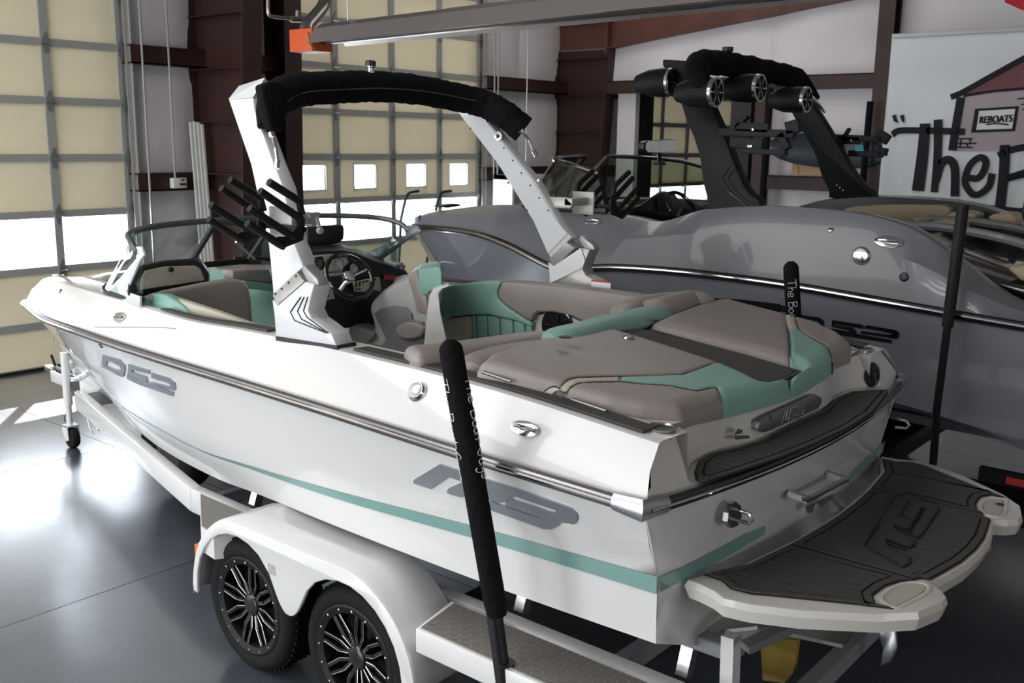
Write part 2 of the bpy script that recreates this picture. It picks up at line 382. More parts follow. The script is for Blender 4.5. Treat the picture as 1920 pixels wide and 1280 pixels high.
n += 1; struct(MB().box((16.35, WY-.35, 0), (16.75, WY-.05, 3.9)), 'trim_%d' % n, M['conc'])
# conduits, outlet box, leaning boards --------------------------------
def pipe(name, pts, r, m, label, cat, group=None):
    return tag(MB().tube(pts, r, 8).o(name, m, smooth=True), label, cat, group)
for xx, z0, lab in ((6.20, .3, 'grey conduit nearest the cream door track'), (6.53, 2.06, 'grey conduit dropping to the white switch box')):
    pipe('conduit', [(xx, WY-.235, z0), (xx, WY-.235, 5.9)], .013, M['alu'], lab, 'conduit', None)
for k, xx in enumerate((12.22, 12.31)):
    pipe('conduit', [(xx, WY-.235, .3), (xx, WY-.235, 5.9)], .014, M['alu'], ('left of the two conduits right of the door behind the white boat', 'right of the two conduits right of the door behind the white boat')[k], 'conduit')
pipe('hanging_rod', [(12.2, 9.9, 1.2), (12.2, 9.9, 5.9)], .008, M['alu'], 'thin rod hanging in front of the insulation by the tapered column', 'rod')
sb = empty('switch_box', (6.56, WY-.24, 1.93), 'white switch box on the red girt left of the boards', 'switch box')
MB().box((6.47, WY-.29, 1.94), (6.65, WY-.21, 2.06)).o('housing', M['plastic'], sb, bev=.008)
for q in range(3): MB().box((6.555+q*.03, WY-.30, 1.975), (6.573+q*.03, WY-.289, 2.0)).o('button', M['black'], sb)
MB().box((6.57, WY-.30, 2.03), (6.61, WY-.289, 2.045)).o('display', M['black'], sb)
for k, (xx, h) in enumerate(((6.762, 2.70), (6.805, 2.71), (6.848, 2.70), (6.889, 2.68))):
    bo = MB().prism([(xx-.019, WY-.42-k*.012, 0), (xx+.019, WY-.42-k*.012, 0), (xx+.019, WY-.26-k*.012, h), (xx-.019, WY-.26-k*.012, h)], (0,.022,0)).o('board', M['plastic'], bev=.003)
    tag(bo, ('leftmost of the white boards leaning by the red column','second white board leaning by the red column','third white board leaning by the red column','rightmost white board leaning by the red column')[k], 'board', 'white boards leaning by the red column')
cx0 = P(943,328,'y',10.3); cx1 = P(1000,328,'y',10.3); zt0 = cx0.z; x0_, x1_ = cx0.x, cx1.x+.25
cab = empty('shelf_cabinet', ((x0_+x1_)/2, WY-.5, 0), 'open white cabinet standing behind the grey boat by the back wall', 'cabinet')
MB().box((x0_, 10.1, 0), (x0_+.05, 10.5, zt0)).o('side_panel', M['plastic'], cab)
MB().box((x1_-.05, 10.1, 0), (x1_, 10.5, zt0)).o('side_panel', M['plastic'], cab)
MB().box((x0_, 10.1, zt0-.07), (x1_, 10.5, zt0)).o('top', M['plastic'], cab)
MB().box((x0_+.05, 10.47, 0), (x1_-.05, 10.5, zt0-.07)).o('back_panel', M['insul'], cab)
MB().box((x0_+.05, 10.1, .9), (x1_-.05, 10.47, .94)).o('shelf', M['plastic'], cab)
# banner ----------------------------------------------------------------
bx = W2-.30
def BP(u, v, off=0): return P(u, v, 'x', bx-off)
rows = []
zt, zb, y0, y1 = BP(1665,64).z, 1.25, 5.02, -1.2
for i in range(121):
    y = y0+(y1-y0)*i/120; rows.append([(bx+.018*math.sin(i*1.9+j*.35)*(.3+.7*(j/24)**.5)*.6, y, zt+(zb-zt)*j/24) for j in range(25)])
ban = empty('wall_banner', (bx, y0, zb), 'large white banner with black handwriting and a drawn boathouse on the partition', 'banner')
WL[ban.name] = V((bx, y0, zb))
sheet = MB().grid(rows).o('banner_sheet', M['banner'], ban, smooth=True); sol = sheet.modifiers.new('s','SOLIDIFY'); sol.thickness = .004
hem = MB().box((bx-.012, y1, zt-.06), (bx-.006, y0, zt-.045)).o('hem', mat('hem_grey', (.42,.44,.45), .5), ban)
def blob(pts, w, nm='lettering', m=None, par=None, off=.022, closed=False):  # brush stroke ribbon along pixel path
    q = cr([BP(u, v, off) for u, v in pts], 8, closed); m = m or M['ink']
    mb = MB(); nn = len(q); ws = w if isinstance(w, (list, tuple)) else [w]*nn
    if len(ws) != nn: ws = [ws[0]+(ws[-1]-ws[0])*i/(nn-1) for i in range(nn)]
    vs = []
    for i in range(nn):
        t = (q[min(nn-1, i+1)]-q[max(0, i-1)]).normalized(); s = t.cross(V((1,0,0)))*ws[i]/2
        vs += [q[i]-s, q[i]+s]
    mb.add([v for v in vs]+[v-V((.003,0,0)) for v in vs], [(2*i, 2*i+1, 2*i+3, 2*i+2) for i in range(nn-1)]+[(2*nn+2*i, 2*nn+2*i+2, 2*nn+2*i+3, 2*nn+2*i+1) for i in range(nn-1)])
    return mb.o(nm, m, par or ban)
def poly(pts, nm, m, par, off=.02, th=.003):
    return MB().prism([BP(u, v, off) for u, v in pts], (-th,0,0)).o(nm, m, par)
pz = lambda x, y: (1640+x/3.368, 40+y/3.368)
Z = lambda L: [pz(*a) for a in L]
poly(Z([(560,470),(1060,425),(1100,820),(500,820)]), 'drawn_wall', M['inkpink'], ban, .012)
poly(Z([(555,465),(1060,170),(1200,420),(1060,425)]), 'drawn_gable', M['inkred'], ban, .016)
blob(Z([(480,478),(560,445),(740,345),(960,225),(1150,130)]), .075, 'drawn_roof_line')
blob(Z([(560,470),(760,440),(1060,415)]), .035, 'drawn_roof_line')
blob(Z([(545,480),(515,650),(490,815)]), .105, 'drawn_post')
poly(Z([(608,703),(635,552),(910,535),(885,693)]), 'drawn_sign_frame', M['ink'], ban, .024)
poly(Z([(642,685),(660,566),(888,552),(868,677)]), 'drawn_sign_board', M['whiteink'], ban, .028)
for L in ([(110,715),(160,690),(330,690),(570,697)],): blob(Z(L), .085)
blob(Z([(318,645),(300,850),(272,1070)]), [.13,.16])
blob(Z([(400,620),(395,850),(375,1080)]), [.11,.09])
blob(Z([(385,1010),(420,900),(470,875),(505,930),(505,1105)]), .105)
blob(Z([(575,985),(650,990),(690,940),(700,880),(660,860),(600,910),(570,1010),(610,1085),(660,1090),(720,1040),(742,960)]), .085)
blob(Z([(822,780),(815,950),(790,1185)]), .12)
blob(Z([(780,850),(850,815),(1000,790),(1080,830),(1060,900),(960,950),(840,990),(1000,960),(1120,1020),(1100,1180),(900,1200)]), .085)
blob(Z([(265,1140),(420,1150),(650,1165),(900,1190)]), .05)
for a in (0, 50): poly(Z([(108+a,595),(135+a,588),(136+a,612),(152+a if not a else 136+a,642),(122+a,632)]), 'drawn_quote_mark', M['ink'], ban, .02)
for L in ([(515,742),(620,740)],[(515,770),(645,770)],[(515,795),(620,797)],[(545,742),(542,770)],[(600,742),(604,770)],[(540,770),(538,797)],[(580,770),(590,797)],[(900,490),(960,485)],[(925,525),(960,522)],[(935,555),(960,552)]):
    blob(Z(L), .018, 'drawn_brickwork')
blob(Z([(705,652),(770,645),(845,652)]), .018, 'drawn_swash', off=.034)
# letters of the painted sign, as solid type
def text(s, name, m, parent, origin, ux, uy, h, ex=.002, sx=1):
    cu = bpy.data.curves.new(name, 'FONT'); cu.body = s; cu.size = h/.72; cu.extrude = ex; cu.offset = .0
    to = bpy.data.objects.new('tmp', cu); COL.objects.link(to); bpy.context.view_layer.update()
    me = bpy.data.meshes.new_from_object(to.evaluated_get(bpy.context.evaluated_depsgraph_get())); bpy.data.objects.remove(to)
    ux = V(ux).normalized()*sx; uy = V(uy).normalized(); nz = ux.cross(uy).normalized(); o = V(origin)
    vs = [o+ux*v.co.x+uy*v.co.y+nz*v.co.z for v in me.vertices]; fs = [tuple(p.vertices) for p in me.polygons]
    return obj(name, vs, fs, m, parent)
def twidth(s, h):
    cu = bpy.data.curves.new('t', 'FONT'); cu.body = s; cu.size = h/.72; to = bpy.data.objects.new('tmp', cu); COL.objects.link(to); bpy.context.view_layer.update(); w_ = to.dimensions.x; bpy.data.objects.remove(to); return w_
a_ = BP(*pz(655,645), .036); c_ = BP(*pz(860,635), .036); h_ = (BP(*pz(655,600), .036)-a_).length
text('REBOATS', 'sign_lettering', M['ink'], ban, a_, c_-a_, V((0,0,1)), h_, .002, (c_-a_).length/twidth('REBOATS', h_))
text('REBOATS', 'sign_lettering', M['ink'], ban, a_+V((-.001,-.012,.004)), c_-a_, V((0,0,1)), h_, .002, (c_-a_).length/twidth('REBOATS', h_))
# red flag corner at the upper right
q = [P(u, v, 'x', 9.0) for u, v in ((1882,-60),(1884,4),(1915,18),(1960,30),(1960,-60))]
tag(MB().prism(q, (.012,.003,0)).o('pennant', mat('red_cloth', (.5,.01,.02), .7)), 'red cloth pennant hanging at the upper right corner', 'flag')
# heater ----------------------------------------------------------------
ht = empty('tube_heater', P(590,80,'z',3.3), 'orange ceiling tube heater with long grey reflector', 'heater')
c = P(583,79,'y',6.9)
MB().box((c.x-.13, c.y-.17, c.z-.085), (c.x+.09, c.y+.12, c.z+.095)).o('burner_box', M['orange'], ht, bev=.004)
a = P(612,60,'z',3.40); e = P(1420,-30,'z',3.40)
dd = (e-a).normalized(); sd_ = dd.cross(V((0,0,1)))
e = a+dd*4.6
prof = [(-.19,-.10),(-.12,.02),(-.05,.06),(.05,.06),(.12,.02),(.19,-.10)]
for k in range(3):
    p0 = a+dd*(1.55*k); p1 = a+dd*(1.55*k+1.57)
    rows = [[p+sd_*s+V((0,0,z+.003*k)) for s, z in prof] for p in (p0, p1)]
    o = MB().grid(rows).o('reflector', M['refl'], ht); so = o.modifiers.new('s','SOLIDIFY'); so.thickness = .006
MB().tube([a-dd*.15+V((0,0,-.05)), e+V((0,0,-.05))], .05, 12).o('burner_tube', M['galv'], ht, smooth=True)
MB().tube(cr([c+V((0,.05,.08)), P(575,50,'y',7.0), P(590,32,'y',7.1), P(607,8,'y',7.2), P(612,-30,'y',7.2)], 5), .055, 12).o('flue_pipe', M['galv'], ht, smooth=True)
MB().tube(cr([c+V((-.14,-.13,.06)), c+V((-.18,-.20,-.02)), c+V((-.13,-.20,-.07)), c+V((-.02,-.19,-.04))], 6), .008, 6).o('wiring', M['yellow'], ht, smooth=True)
MB().lathe(a+V((0,0,-.03))-dd*.08, dd, [(0,0),(.07,0),(.07,.08),(0,.08)], 12).o('coupling', M['black'], ht, smooth=True)
MB().tube([a+dd*.3+V((0,0,.06)), a+dd*.3+V((0,0,2.9))], .006, 6).o('hanging_chain', M['alu'], ht)
gp = MB().tube(cr([P(503,-20,'y',7.4), P(503,22,'y',7.4), P(512,31,'y',7.4), P(560,36,'y',7.4)], 4), .016, 8).tube([P(558,38,'y',7.4), P(558,20,'y',7.4)], .02, 8).tube([P(545,36,'y',7.4), P(572,37,'y',7.4)], .028, 8)
tag(gp.o('gas_pipe', M['galv'], smooth=True), 'bent grey gas pipe with valve left of the orange heater', 'pipe')
# wakeboard, paddle and plank on the partition girt
cq = [P(1440,285,'x',W2-.28), P(1640,300,'x',W2-.28)]
def ell(c, ry, rz, n=40, pw=2.4, rot=0):
    out = []
    for k in range(n):
        t = 2*PI*k/n; a1 = abs(math.cos(t))**(2/pw)*(1 if math.cos(t) > 0 else -1)*ry; b1 = abs(math.sin(t))**(2/pw)*(1 if math.sin(t) > 0 else -1)*rz
        out.append(V((c.x, c.y+a1*math.cos(rot)-b1*math.sin(rot), c.z+a1*math.sin(rot)+b1*math.cos(rot))))
    return out
wc = P(1545,282,'x',W2-.30)
tag(MB().prism(ell(wc, .86, .24, rot=.06), (.03,0,0)).o('wakeboard', mat('black_wakeboard', (.012,.02,.03), .3), bev=.01), 'black wakeboard lying on edge along the partition behind the grey tower', 'wakeboard')
pa = MB().tube([P(1494,266,'x',W2-.215), P(1490,302,'x',W2-.215)], .022, 8).prism([P(u, v, 'x', W2-.215) for u, v in ((1487,300),(1494,300),(1497,328),(1483,328))], (.02,0,0))
tag(pa.o('paddle', M['wood']), 'pale wooden paddle leaning by the black wakeboard', 'paddle')
tag(MB().prism([P(u, v, 'x', W2-.195) for u, v in ((1498,309),(1547,316),(1550,329),(1494,328))], (.02,0,0)).o('plank', M['wood']), 'pale wooden plank sign on the girt under the black wakeboard', 'plank')
for k, (u, v0, v1) in enumerate(((1445,165,250),(1632,190,258))):
    s0 = P(u, v0, 'x', W2-.5)
    ob = MB().tube([s0, V((s0.x, s0.y+.04, 0))], .045, 12).o('guide_pole_cover', M['cloth'], smooth=True)
    tag(ob, ('black printed pole cover hanging beside the dark doorway', 'black printed pole cover hanging left of the banner')[k], 'cover')
# ================================================================== THE WHITE BOAT
XC = 3.88
bt = empty('wakeboard_boat', (XC, 4.6, .36), 'white wakeboard boat with teal stripe and taupe and teal seats on a white trailer', 'boat')
def side(L, s=-1): return [V((XC+s*h, y, z)) for h, y, z in L]
RUB = [(1.21,1.64,1.360),(1.225,2.4,1.382),(1.215,3.3,1.402),(1.18,4.0,1.402),(1.14,4.55,1.395),(1.08,5.23,1.387),(1.0,5.85,1.375),(.83,6.6,1.33),(.53,7.49,1.265),(.28,8.12,1.20),(0,8.42,1.15)]
GUN = [(1.07,1.68,1.542),(1.09,2.4,1.606),(1.10,3.3,1.634),(1.07,4.0,1.622),(1.04,4.55,1.600),(.98,5.15,1.605),(.90,5.80,1.60),(.72,6.55,1.56),(.44,7.35,1.49),(.2,7.98,1.385),(0,8.2,1.35)]
CRE = [(1.075,1.66,1.070),(1.09,2.4,1.040),(1.10,3.3,.985),(1.08,4.0,.945),(1.02,4.6,.905),(.86,5.55,.90),(.74,6.0,.90),(.56,6.6,.905),(.36,7.25,.905),(.13,7.85,.90),(0,8.26,.92)]
CHI = [(1.065,1.66,.812),(1.08,2.4,.802),(1.08,3.3,.800),(.99,4.05,.755),(.90,4.6,.70),(.72,5.4,.64),(.58,6.0,.645),(.42,6.5,.655),(.2,7.1,.60),(.07,7.6,.57),(0,7.98,.59)]
KEE = [(0,1.66,.36),(0,2.4,.36),(0,3.3,.36),(0,4.0,.36),(0,4.6,.36),(0,5.3,.36),(0,6.0,.37),(0,6.5,.39),(0,7.1,.43),(0,7.6,.50),(0,7.98,.585)]
NS = 6
def cs(L): return cr([V(p) for p in L], NS)
rub, gun, cre, chi, kee = map(cs, (RUB, GUN, CRE, CHI, KEE))
lerp = lambda A, B, t: [a+(b-a)*t for a, b in zip(A, B)]
def mir(rows): # rows of (hw,y,z) -> full ring both sides
    pass
def wl(L, s): return [V((XC+s*p.x, p.y, p.z)) for p in L]
def sidegrid(mb, curves):
    for s in (-1, 1): mb.grid([wl(c, s) for c in curves])
tw = lambda t: V((0, 0, 0))
# hull
hb = MB()
mid1 = lerp(rub, cre, .5)
curves = [lerp(rub, cre, t) for t in (0, .25, .5, .75, 1)]+[lerp(cre, chi, t) for t in (.33, .66, 1)]+[lerp(chi, kee, t) for t in (.33, .66, 1)]
sidegrid(hb, curves)
# transom skin, curved in plan
def try_(t, k): return 1.50+.14*t*t if k > .5 else 1.50+.14*t*t+(.5-k)*.1
tcol = [i/10-1 for i in range(21)]
def trow(hw, z_, k): # k height factor
    return [V((XC+hw*t, ((1.51+.13*t*t)*k+(1.64+.02*abs(t))*(1-k)) if abs(t) < .999 else (1.64 if k == 1 else 1.66), z_ if not callable(z_) else z_(t))) for t in tcol]
R_top = trow(1.21, 1.36, 1.0); R_a = trow(1.14, 1.20, .8); R_b = trow(1.075, 1.07, .65); R_c = trow(1.065, .92, .3); R_d = trow(1.065, lambda t: .812-.02*(1-abs(t)), 0); R_e = trow(1.065, lambda t: .36+.452*abs(t), 0)
hb.grid([R_top, R_a, R_b, R_c, R_d, R_e])
hull = hb.o('hull', M['gel'], bt, smooth=True, sharp=28)
# teal band along the chine crease and round the transom
def stripe(off=.004):
    mb = MB()
    for s in (-1, 1):
        n = int(NS*4.3); a = wl(cre[:n], s); b = []
        for i in range(n):
            t = (.062*(1-i/(n-1))**.8+.004)/max(.05, (cre[i]-chi[i]).length); b.append(wl([cre[i].lerp(chi[i], t)], s)[0])
        o = V((s*off, 0, 0)); mb.grid([[p+o for p in a], [p+o for p in b]])
        # thin tail forward
        a2 = wl(cre[n-1:n+22], s); mb.grid([[p+o for p in a2], [p+o-V((0,0,.006)) for p in a2]])
    tr = [V((XC+1.075*t, (1.51+.13*t*t)*.65+(1.64+.02*abs(t))*.35-off, 1.072+.06*(1-abs(t)))) for t in tcol]
    for rng in (range(0, 7), range(14, 21)):
        mb.grid([[tr[i] for i in rng], [tr[i]+V((0,.004,-.058)) for i in rng]])
    return mb
stripe().o('accent_stripe', M['tealgel'], bt, smooth=True)
# deck: side slope, gunwale top, bow cap
inw = [.19,.19,.18,.17,.13,.12,.20,.25,.22,.13,0]
INN = [(max(0, g[0]-k), g[1]-(.12 if i == 9 else .25 if i == 10 else 0), g[2]-(.0 if i < 5 else .012)) for i, (g, k) in enumerate(zip(GUN, inw))]
inn = cs(INN); deck = MB()
top1 = [V((p.x-.02, p.y, p.z+.006)) if p.x > .03 else p for p in gun]
bulge = [r.lerp(g, .55)+V((.018 if r.x > .05 else 0, 0, .008)) for r, g in zip(rub, gun)]
sidegrid(deck, [rub, rub_in := [V((max(0, p.x-.012), p.y-(.006 if p.x < .3 else 0), p.z+.022)) for p in rub], bulge, gun, top1, inn])
# inner walls of cockpit and bow well
low = [V((max(0, min(p.x-.03, c.x-.07)), min(p.y, 7.2), .98 if p.y > 4.3 else .80)) for p, c in zip(inn, cre)]
ix0 = 9
# aft deck under the sun pads
deck.grid([[V((XC+t*.9, 1.72+.03*t*t, 1.535+.02*abs(t))) for t in tcol], [V((XC+t*.91, 2.72, 1.60)) for t in tcol]])
deck.o('deck', M['gel'], bt, smooth=True, sharp=24)
lin = MB(); sidegrid(lin, [[p-V((.002,0,.002)) if p.x > .01 else p for p in inn], low])
lin.grid([[V((XC+t*.9, 2.72, 1.60)) for t in tcol], [V((XC+t*.88, 2.72, .78)) for t in tcol]])
lin.box((XC-.9, 2.6, .76), (XC+.9, 4.4, .78)).prism([(XC-.78,4.35,.96),(XC+.78,4.35,.96),(XC+.72,5.4,.96),(XC+.3,6.8,.96),(XC-.3,6.8,.96),(XC-.72,5.4,.96)], (0,0,.02))
lin.o('cockpit_liner', M['liner'], bt, smooth=True)
MB().prism([(XC-.86,2.75,.785),(XC+.86,2.75,.785),(XC+.86,4.35,.785),(XC-.86,4.35,.785)], (0,0,.006)).o('carpet', M['floor_in'], bt)
# transom step: loft rub -> step -> riser -> pad shelf
A = [p.copy() for p in R_top]
Bq = [V((XC+1.185*t, p.y+.03, 1.385)) for t, p in zip(tcol, R_top)]
def itp(tab, a):
    for (x0_, y0_), (x1_, y1_) in zip(tab, tab[1:]):
        if x0_ <= a <= x1_: return y0_+(y1_-y0_)*(a-x0_)/(x1_-x0_)
    return tab[-1][1]
CYT = [(0,1.668),(.38,1.666),(.47,1.69),(.57,1.722),(.75,1.728),(.86,1.70),(.95,1.64),(1.3,1.64)]
DYT = [(0,1.682),(.3,1.69),(.5,1.735),(.8,1.755),(.95,1.73),(1.3,1.70)]
def cy(t): return itp(CYT, abs(t)*1.14)
Cq = [V((XC+(1.16 if abs(t) > .95 else .97 if abs(t) > .85 else 1.17*abs(t)/.85*.82)*(1 if t > 0 else -1 if t < 0 else 0), cy(t), 1.388)) for t in tcol]
for k, t in enumerate(tcol):
    if abs(t) > .95: Cq[k].z = 1.42; Cq[k].y = 1.65
    if .85 < abs(t) < .95: Cq[k].x = XC+(.93 if t > 0 else -.93); Bq[k].x = XC+(.95 if t > 0 else -.95)*1.0; A[k].x = XC+(.95 if t > 0 else -.95)
    elif abs(t) <= .85: sc = .9/.8; A[k].x = XC+t*sc*1.0; Bq[k].x = XC+t*sc; Cq[k].x = XC+t*sc*.99
for q in A:
    t = (q.x-XC)/1.21; q.y = 1.51+.13*t*t
for q in Bq:
    t = (q.x-XC)/1.21; q.y = 1.54+.12*t*t
Dq = [V((c.x*0+XC+(1.07 if abs(t) > .95 else .90 if abs(t) > .85 else abs(t)*1.11)*(1 if t > 0 else -1 if t < 0 else 0), itp(DYT, abs(t)*1.11), 1.546 if abs(t) > .85 else 1.535)) for c, t in zip(Cq, tcol)]
ts = MB(); ts.grid([A, Bq, Cq, lerp(Cq, Dq, .5), Dq])
Eq = [V((d.x, 1.80, d.z)) for d, t in zip(Dq, tcol)]
ts.grid([Dq, Eq])
ts.o('transom_step', mat('transom_gelcoat', (.72,.71,.67), .25, coat=.6), bt, smooth=True, sharp=25)
# rub rail
rr = [p for p in wl(rub, -1)]; full = rr[:-1]+list(reversed(wl(rub, 1)))
outw = lambda p: V(((-1 if p.x < XC else 1)*.012 if abs(p.x-XC) > .02 else 0, 0, 0))
MB().tube([p+outw(p) for p in full], .021, 8, flat=(.8, 1.25)).o('rub_rail', mat('rail_dark', (.16,.15,.155), .3, .8), bt, smooth=True)
MB().tube([p+outw(p)*2.1 for p in full], .010, 8).o('rail_insert', M['chrome'], bt, smooth=True)
MB().tube([p+V((0,-.012,0)) for p in R_top], .021, 8, flat=(.8,1.25)).o('transom_rail', mat('rail_dark2', (.10,.095,.09), .25, .8), bt, smooth=True)
MB().tube([p+V((0,-.030,.0)) for p in R_top], .006, 8).o('rail_insert', M['chrome'], bt, smooth=True)
for s in (-1, 1):
    cc = V((XC+s*1.21, 1.64, 1.36))
    MB().tube([cc+V((s*.014,.11,.003)), cc+V((s*.016,.0,0)), cc+V((-s*.09,-.028,0))], [.026,.034,.026], 10, flat=(.9,1.2)).o('corner_cap', M['alu'], bt, smooth=True)
# ray-cast helper: conformal marks on a hull surface
def bvh(ob):
    dg = bpy.context.evaluated_depsgraph_get(); bpy.context.view_layer.update(); mw = ob.matrix_world.copy()
    me = ob.data; return BVHTree.FromPolygons([mw @ v.co for v in me.vertices], [tuple(p.vertices) for p in me.polygons])
bpy.context.view_layer.update()
def hit(tree, u, v, off=.004, fb=('x', 2.7)):
    d = ray(u, v).normalized(); r = tree.ray_cast(CAM, d)
    if r[0] is None: return P(u, v, *fb), V((-1,0,0))
    n = r[1] if r[1].dot(d) < 0 else -r[1]
    return r[0]+n*off, n
def badge(pts, name, m, tree, par, off=.004, th=.007, sc=None, fb=('x', 2.7), **k):
    hs = [hit(tree, u, v, off, fb) for u, v in pts]; n = sum((h[1] for h in hs), V()).normalized()
    return MB().prism([h[0]-n*(th*.5) for h in hs], n*th).o(name, m, par, **k)
TH = bvh(hull); deck_o = bpy.data.objects['deck']; TD = bvh(deck_o)
# hull lettering (raised badge letters)
q5 = lambda L: [(60+x/4.923, 640+y/4.923) for x, y in L]
lb = sub('model_badge', bt, (2.8, 5.2, 1.2))
def bd(L, nm='badge_letter', m='silver', tree=TH, par=lb, f=q5, **k): return badge(f(L), nm, M[m], tree, par, **k)
bd([(660,118),(820,165),(860,215),(862,270),(850,322),(770,298),(655,205)] and [(660,118),(820,165),(858,210),(866,250),(850,322),(820,275),(828,245),(815,222),(700,165),(694,215),(652,203)])
bd([(655,208),(848,275),(850,322),(820,318),(790,300),(652,225)])
bd([(900,205),(1092,262),(1092,295),(935,255),(935,275),(1060,318),(1075,362),(1060,372),(890,300)])
bd([(1112,285),(1280,335),(1325,375),(1332,430),(1320,450),(1110,382),(1118,372),(1285,412),(1290,398),(1270,380),(1112,330)])
bd([(885,305),(1070,372),(1100,375),(1312,465),(1305,500),(1200,462),(1010,398),(883,340)])
qm = lambda L: [(750+x/5.19, 830+y/5.19) for x, y in L]
mb_ = sub('maker_badge', bt, (2.7, 2.3, 1.2))
for L in ([(395,200),(1100,425),(1560,585),(1680,630),(1728,680),(1735,730),(1710,775),(1670,782),(1590,762),(1560,750),(1520,770),(1370,725),(1300,700),(1375,708),(1360,690),(1000,592),(1035,572),(1520,668),(1525,640),(1120,505),(1000,572),(840,540),(810,420),(600,355),(490,325),(310,440),(140,385),(145,350)],):
    bd(L[:8]+[(1700,775),(1590,765),(1350,690),(1040,595),(1520,668),(1528,645),(1120,505),(990,575),(880,545),(850,445),(480,322),(310,440),(145,385),(140,355)], 'badge_letter', f=qm, par=mb_)
bd([(1040,560),(1100,540),(1480,665),(1580,760),(1540,800),(1480,830),(1400,825),(880,640),(885,555),(980,590),(1365,725),(1375,712),(1030,600)], f=qm, par=mb_)
bd([(465,460),(480,435),(620,372),(700,400),(700,500),(600,520),(475,482)], f=qm, par=mb_)
# pin stripes on the bow (flat teal line)
def line(pts, r, name, m, tree, par, fb=('x',2.7)):
    q = cr([V((u, v, 0)) for u, v in pts], 6); return MB().tube([hit(tree, p.x, p.y, .001, fb)[0] for p in q], r, 6).o(name, m, par, smooth=True)
line([(100,640),(104,626),(125,617),(165,612)], .0022, 'pin_stripe', M['tealgel'], TH, bt)
line([(178,613),(240,613),(300,614),(330,616)], .0022, 'pin_stripe', M['tealgel'], TD, bt)
# round light, nav light, cleats, drains
def disc(u, v, r, name, m, tree, par, th=.02, flat=1, prof=None, fb=('x',2.75), n2=None):
    p, n = hit(tree, u, v, 0, fb); n = n2 or n
    return MB().lathe(p, n, prof or [(0,th),(r*.55,th),(r*.8,th*.9),(r,th*.3),(r,-.005)], 28).o(name, m, par, smooth=True), p, n
o_, p_, n_ = disc(783, 735, .044, 'docking_light', M['chrome'], TD, bt, .022)
MB().lathe(p_, n_, [(0,.030),(.02,.029),(.032,.024),(.034,.018)], 28).o('lens', mat('light_lens', (.7,.7,.72), .08, .3), o_, smooth=True)
def cleat(u, v, tree, par, L=.12, fb=('x',2.75), dirv=(0,1,0)):
    p, n = hit(tree, u, v, .004, fb); t = (V(dirv)-n*V(dirv).dot(n)).normalized(); s = n.cross(t)
    o = MB().prism([p+t*(L/2*math.cos(a))+s*(L*.23*math.sin(a)) for a in [k*2*PI/20 for k in range(20)]], n*.006).o('cleat', M['chrome'], par, bev=.002)
    MB().tube([p-t*L*.36+n*.008, p-t*L*.15+n*.016, p+t*L*.15+n*.016, p+t*L*.36+n*.008], .007, 8).o('cleat_bar', M['chrome'], o, smooth=True)
cleat(985, 805, TD, bt, .13); cleat(225, 595, TD, bt, .13)
disc(190, 647, .018, 'drain_fitting', M['chrome'], TH, bt, .012); disc(114, 546, .016, 'nav_light', M['chrome'], TD, bt, .012)
# side foam pads on the gunwale
def gpad(y0, y1, s=-1):
    mb = MB(); gm = MB()
    ys_ = [y0+(y1-y0)*i/16 for i in range(17)]
    def at(L, y):
        for a, b in zip(L, L[1:]):
            if a.y <= y <= b.y: return a.lerp(b, (y-a.y)/(b.y-a.y))
        return L[0] if y < L[0].y else L[-1]
    for (k0, k1) in ((.03, .27), (.30, .56)):
        rows = []
        for i, y in enumerate(ys_):
            g, n_ = at(top1, y), at(inn, y); a = g.lerp(n_, k0); b = g.lerp(n_, k1)
            sk = (.10 if i == 0 else -.10 if i == 16 else 0)*0
            rows.append([V((XC+s*p.x, p.y+sk, p.z+dz)) for p, dz in ((a,.002),(a,.012),(b,.012),(b,.002))])
        mb.grid(rows); mb.add(rows[0], [(0,1,2,3)]); mb.add(rows[-1], [(3,2,1,0)])
    o = mb.o('gunwale_pad', M['eva'], bt)
    rows = [[V((XC+s*p.x, p.y, p.z+.006)) for p in (at(top1, y).lerp(at(inn, y), .01), at(top1, y).lerp(at(inn, y), .58))] for y in ys_]
    MB().grid(rows).o('pad_base', M['evadark'], o)
for s in (-1, 1): gpad(1.76, 3.22, s); gpad(3.86, 4.9, s)
# foam mats with routed grooves -------------------------------------
def clipx(poly, x0, x1):
    def half(p, f):
        out = []
        for i in range(len(p)):
            a, b = p[i], p[(i+1) % len(p)]; fa, fb_ = f(a), f(b)
            if fa >= 0: out.append(a)
            if (fa >= 0) != (fb_ >= 0): out.append(a.lerp(b, fa/(fa-fb_)))
        return out
    return half(half(poly, lambda p: p.x-x0), lambda p: x1-p.x)
def inset(poly, d):
    n = len(poly); out = []
    ar = sum(poly[i].x*poly[(i+1) % n].y-poly[(i+1) % n].x*poly[i].y for i in range(n)); sg = 1 if ar > 0 else -1
    for i in range(n):
        a, b, c = poly[i-1], poly[i], poly[(i+1) % n]
        e1 = V((b.x-a.x, b.y-a.y, 0)).normalized(); e2 = V((c.x-b.x, c.y-b.y, 0)).normalized()
        n1 = V((-e1.y, e1.x, 0))*sg; n2 = V((-e2.y, e2.x, 0))*sg; m_ = (n1+n2)
        if m_.length < .2: m_ = n1
        m_ = m_.normalized(); k = min(2.0, 1/max(.4, m_.dot(n1))); out.append(b+m_*d*k)
    return out
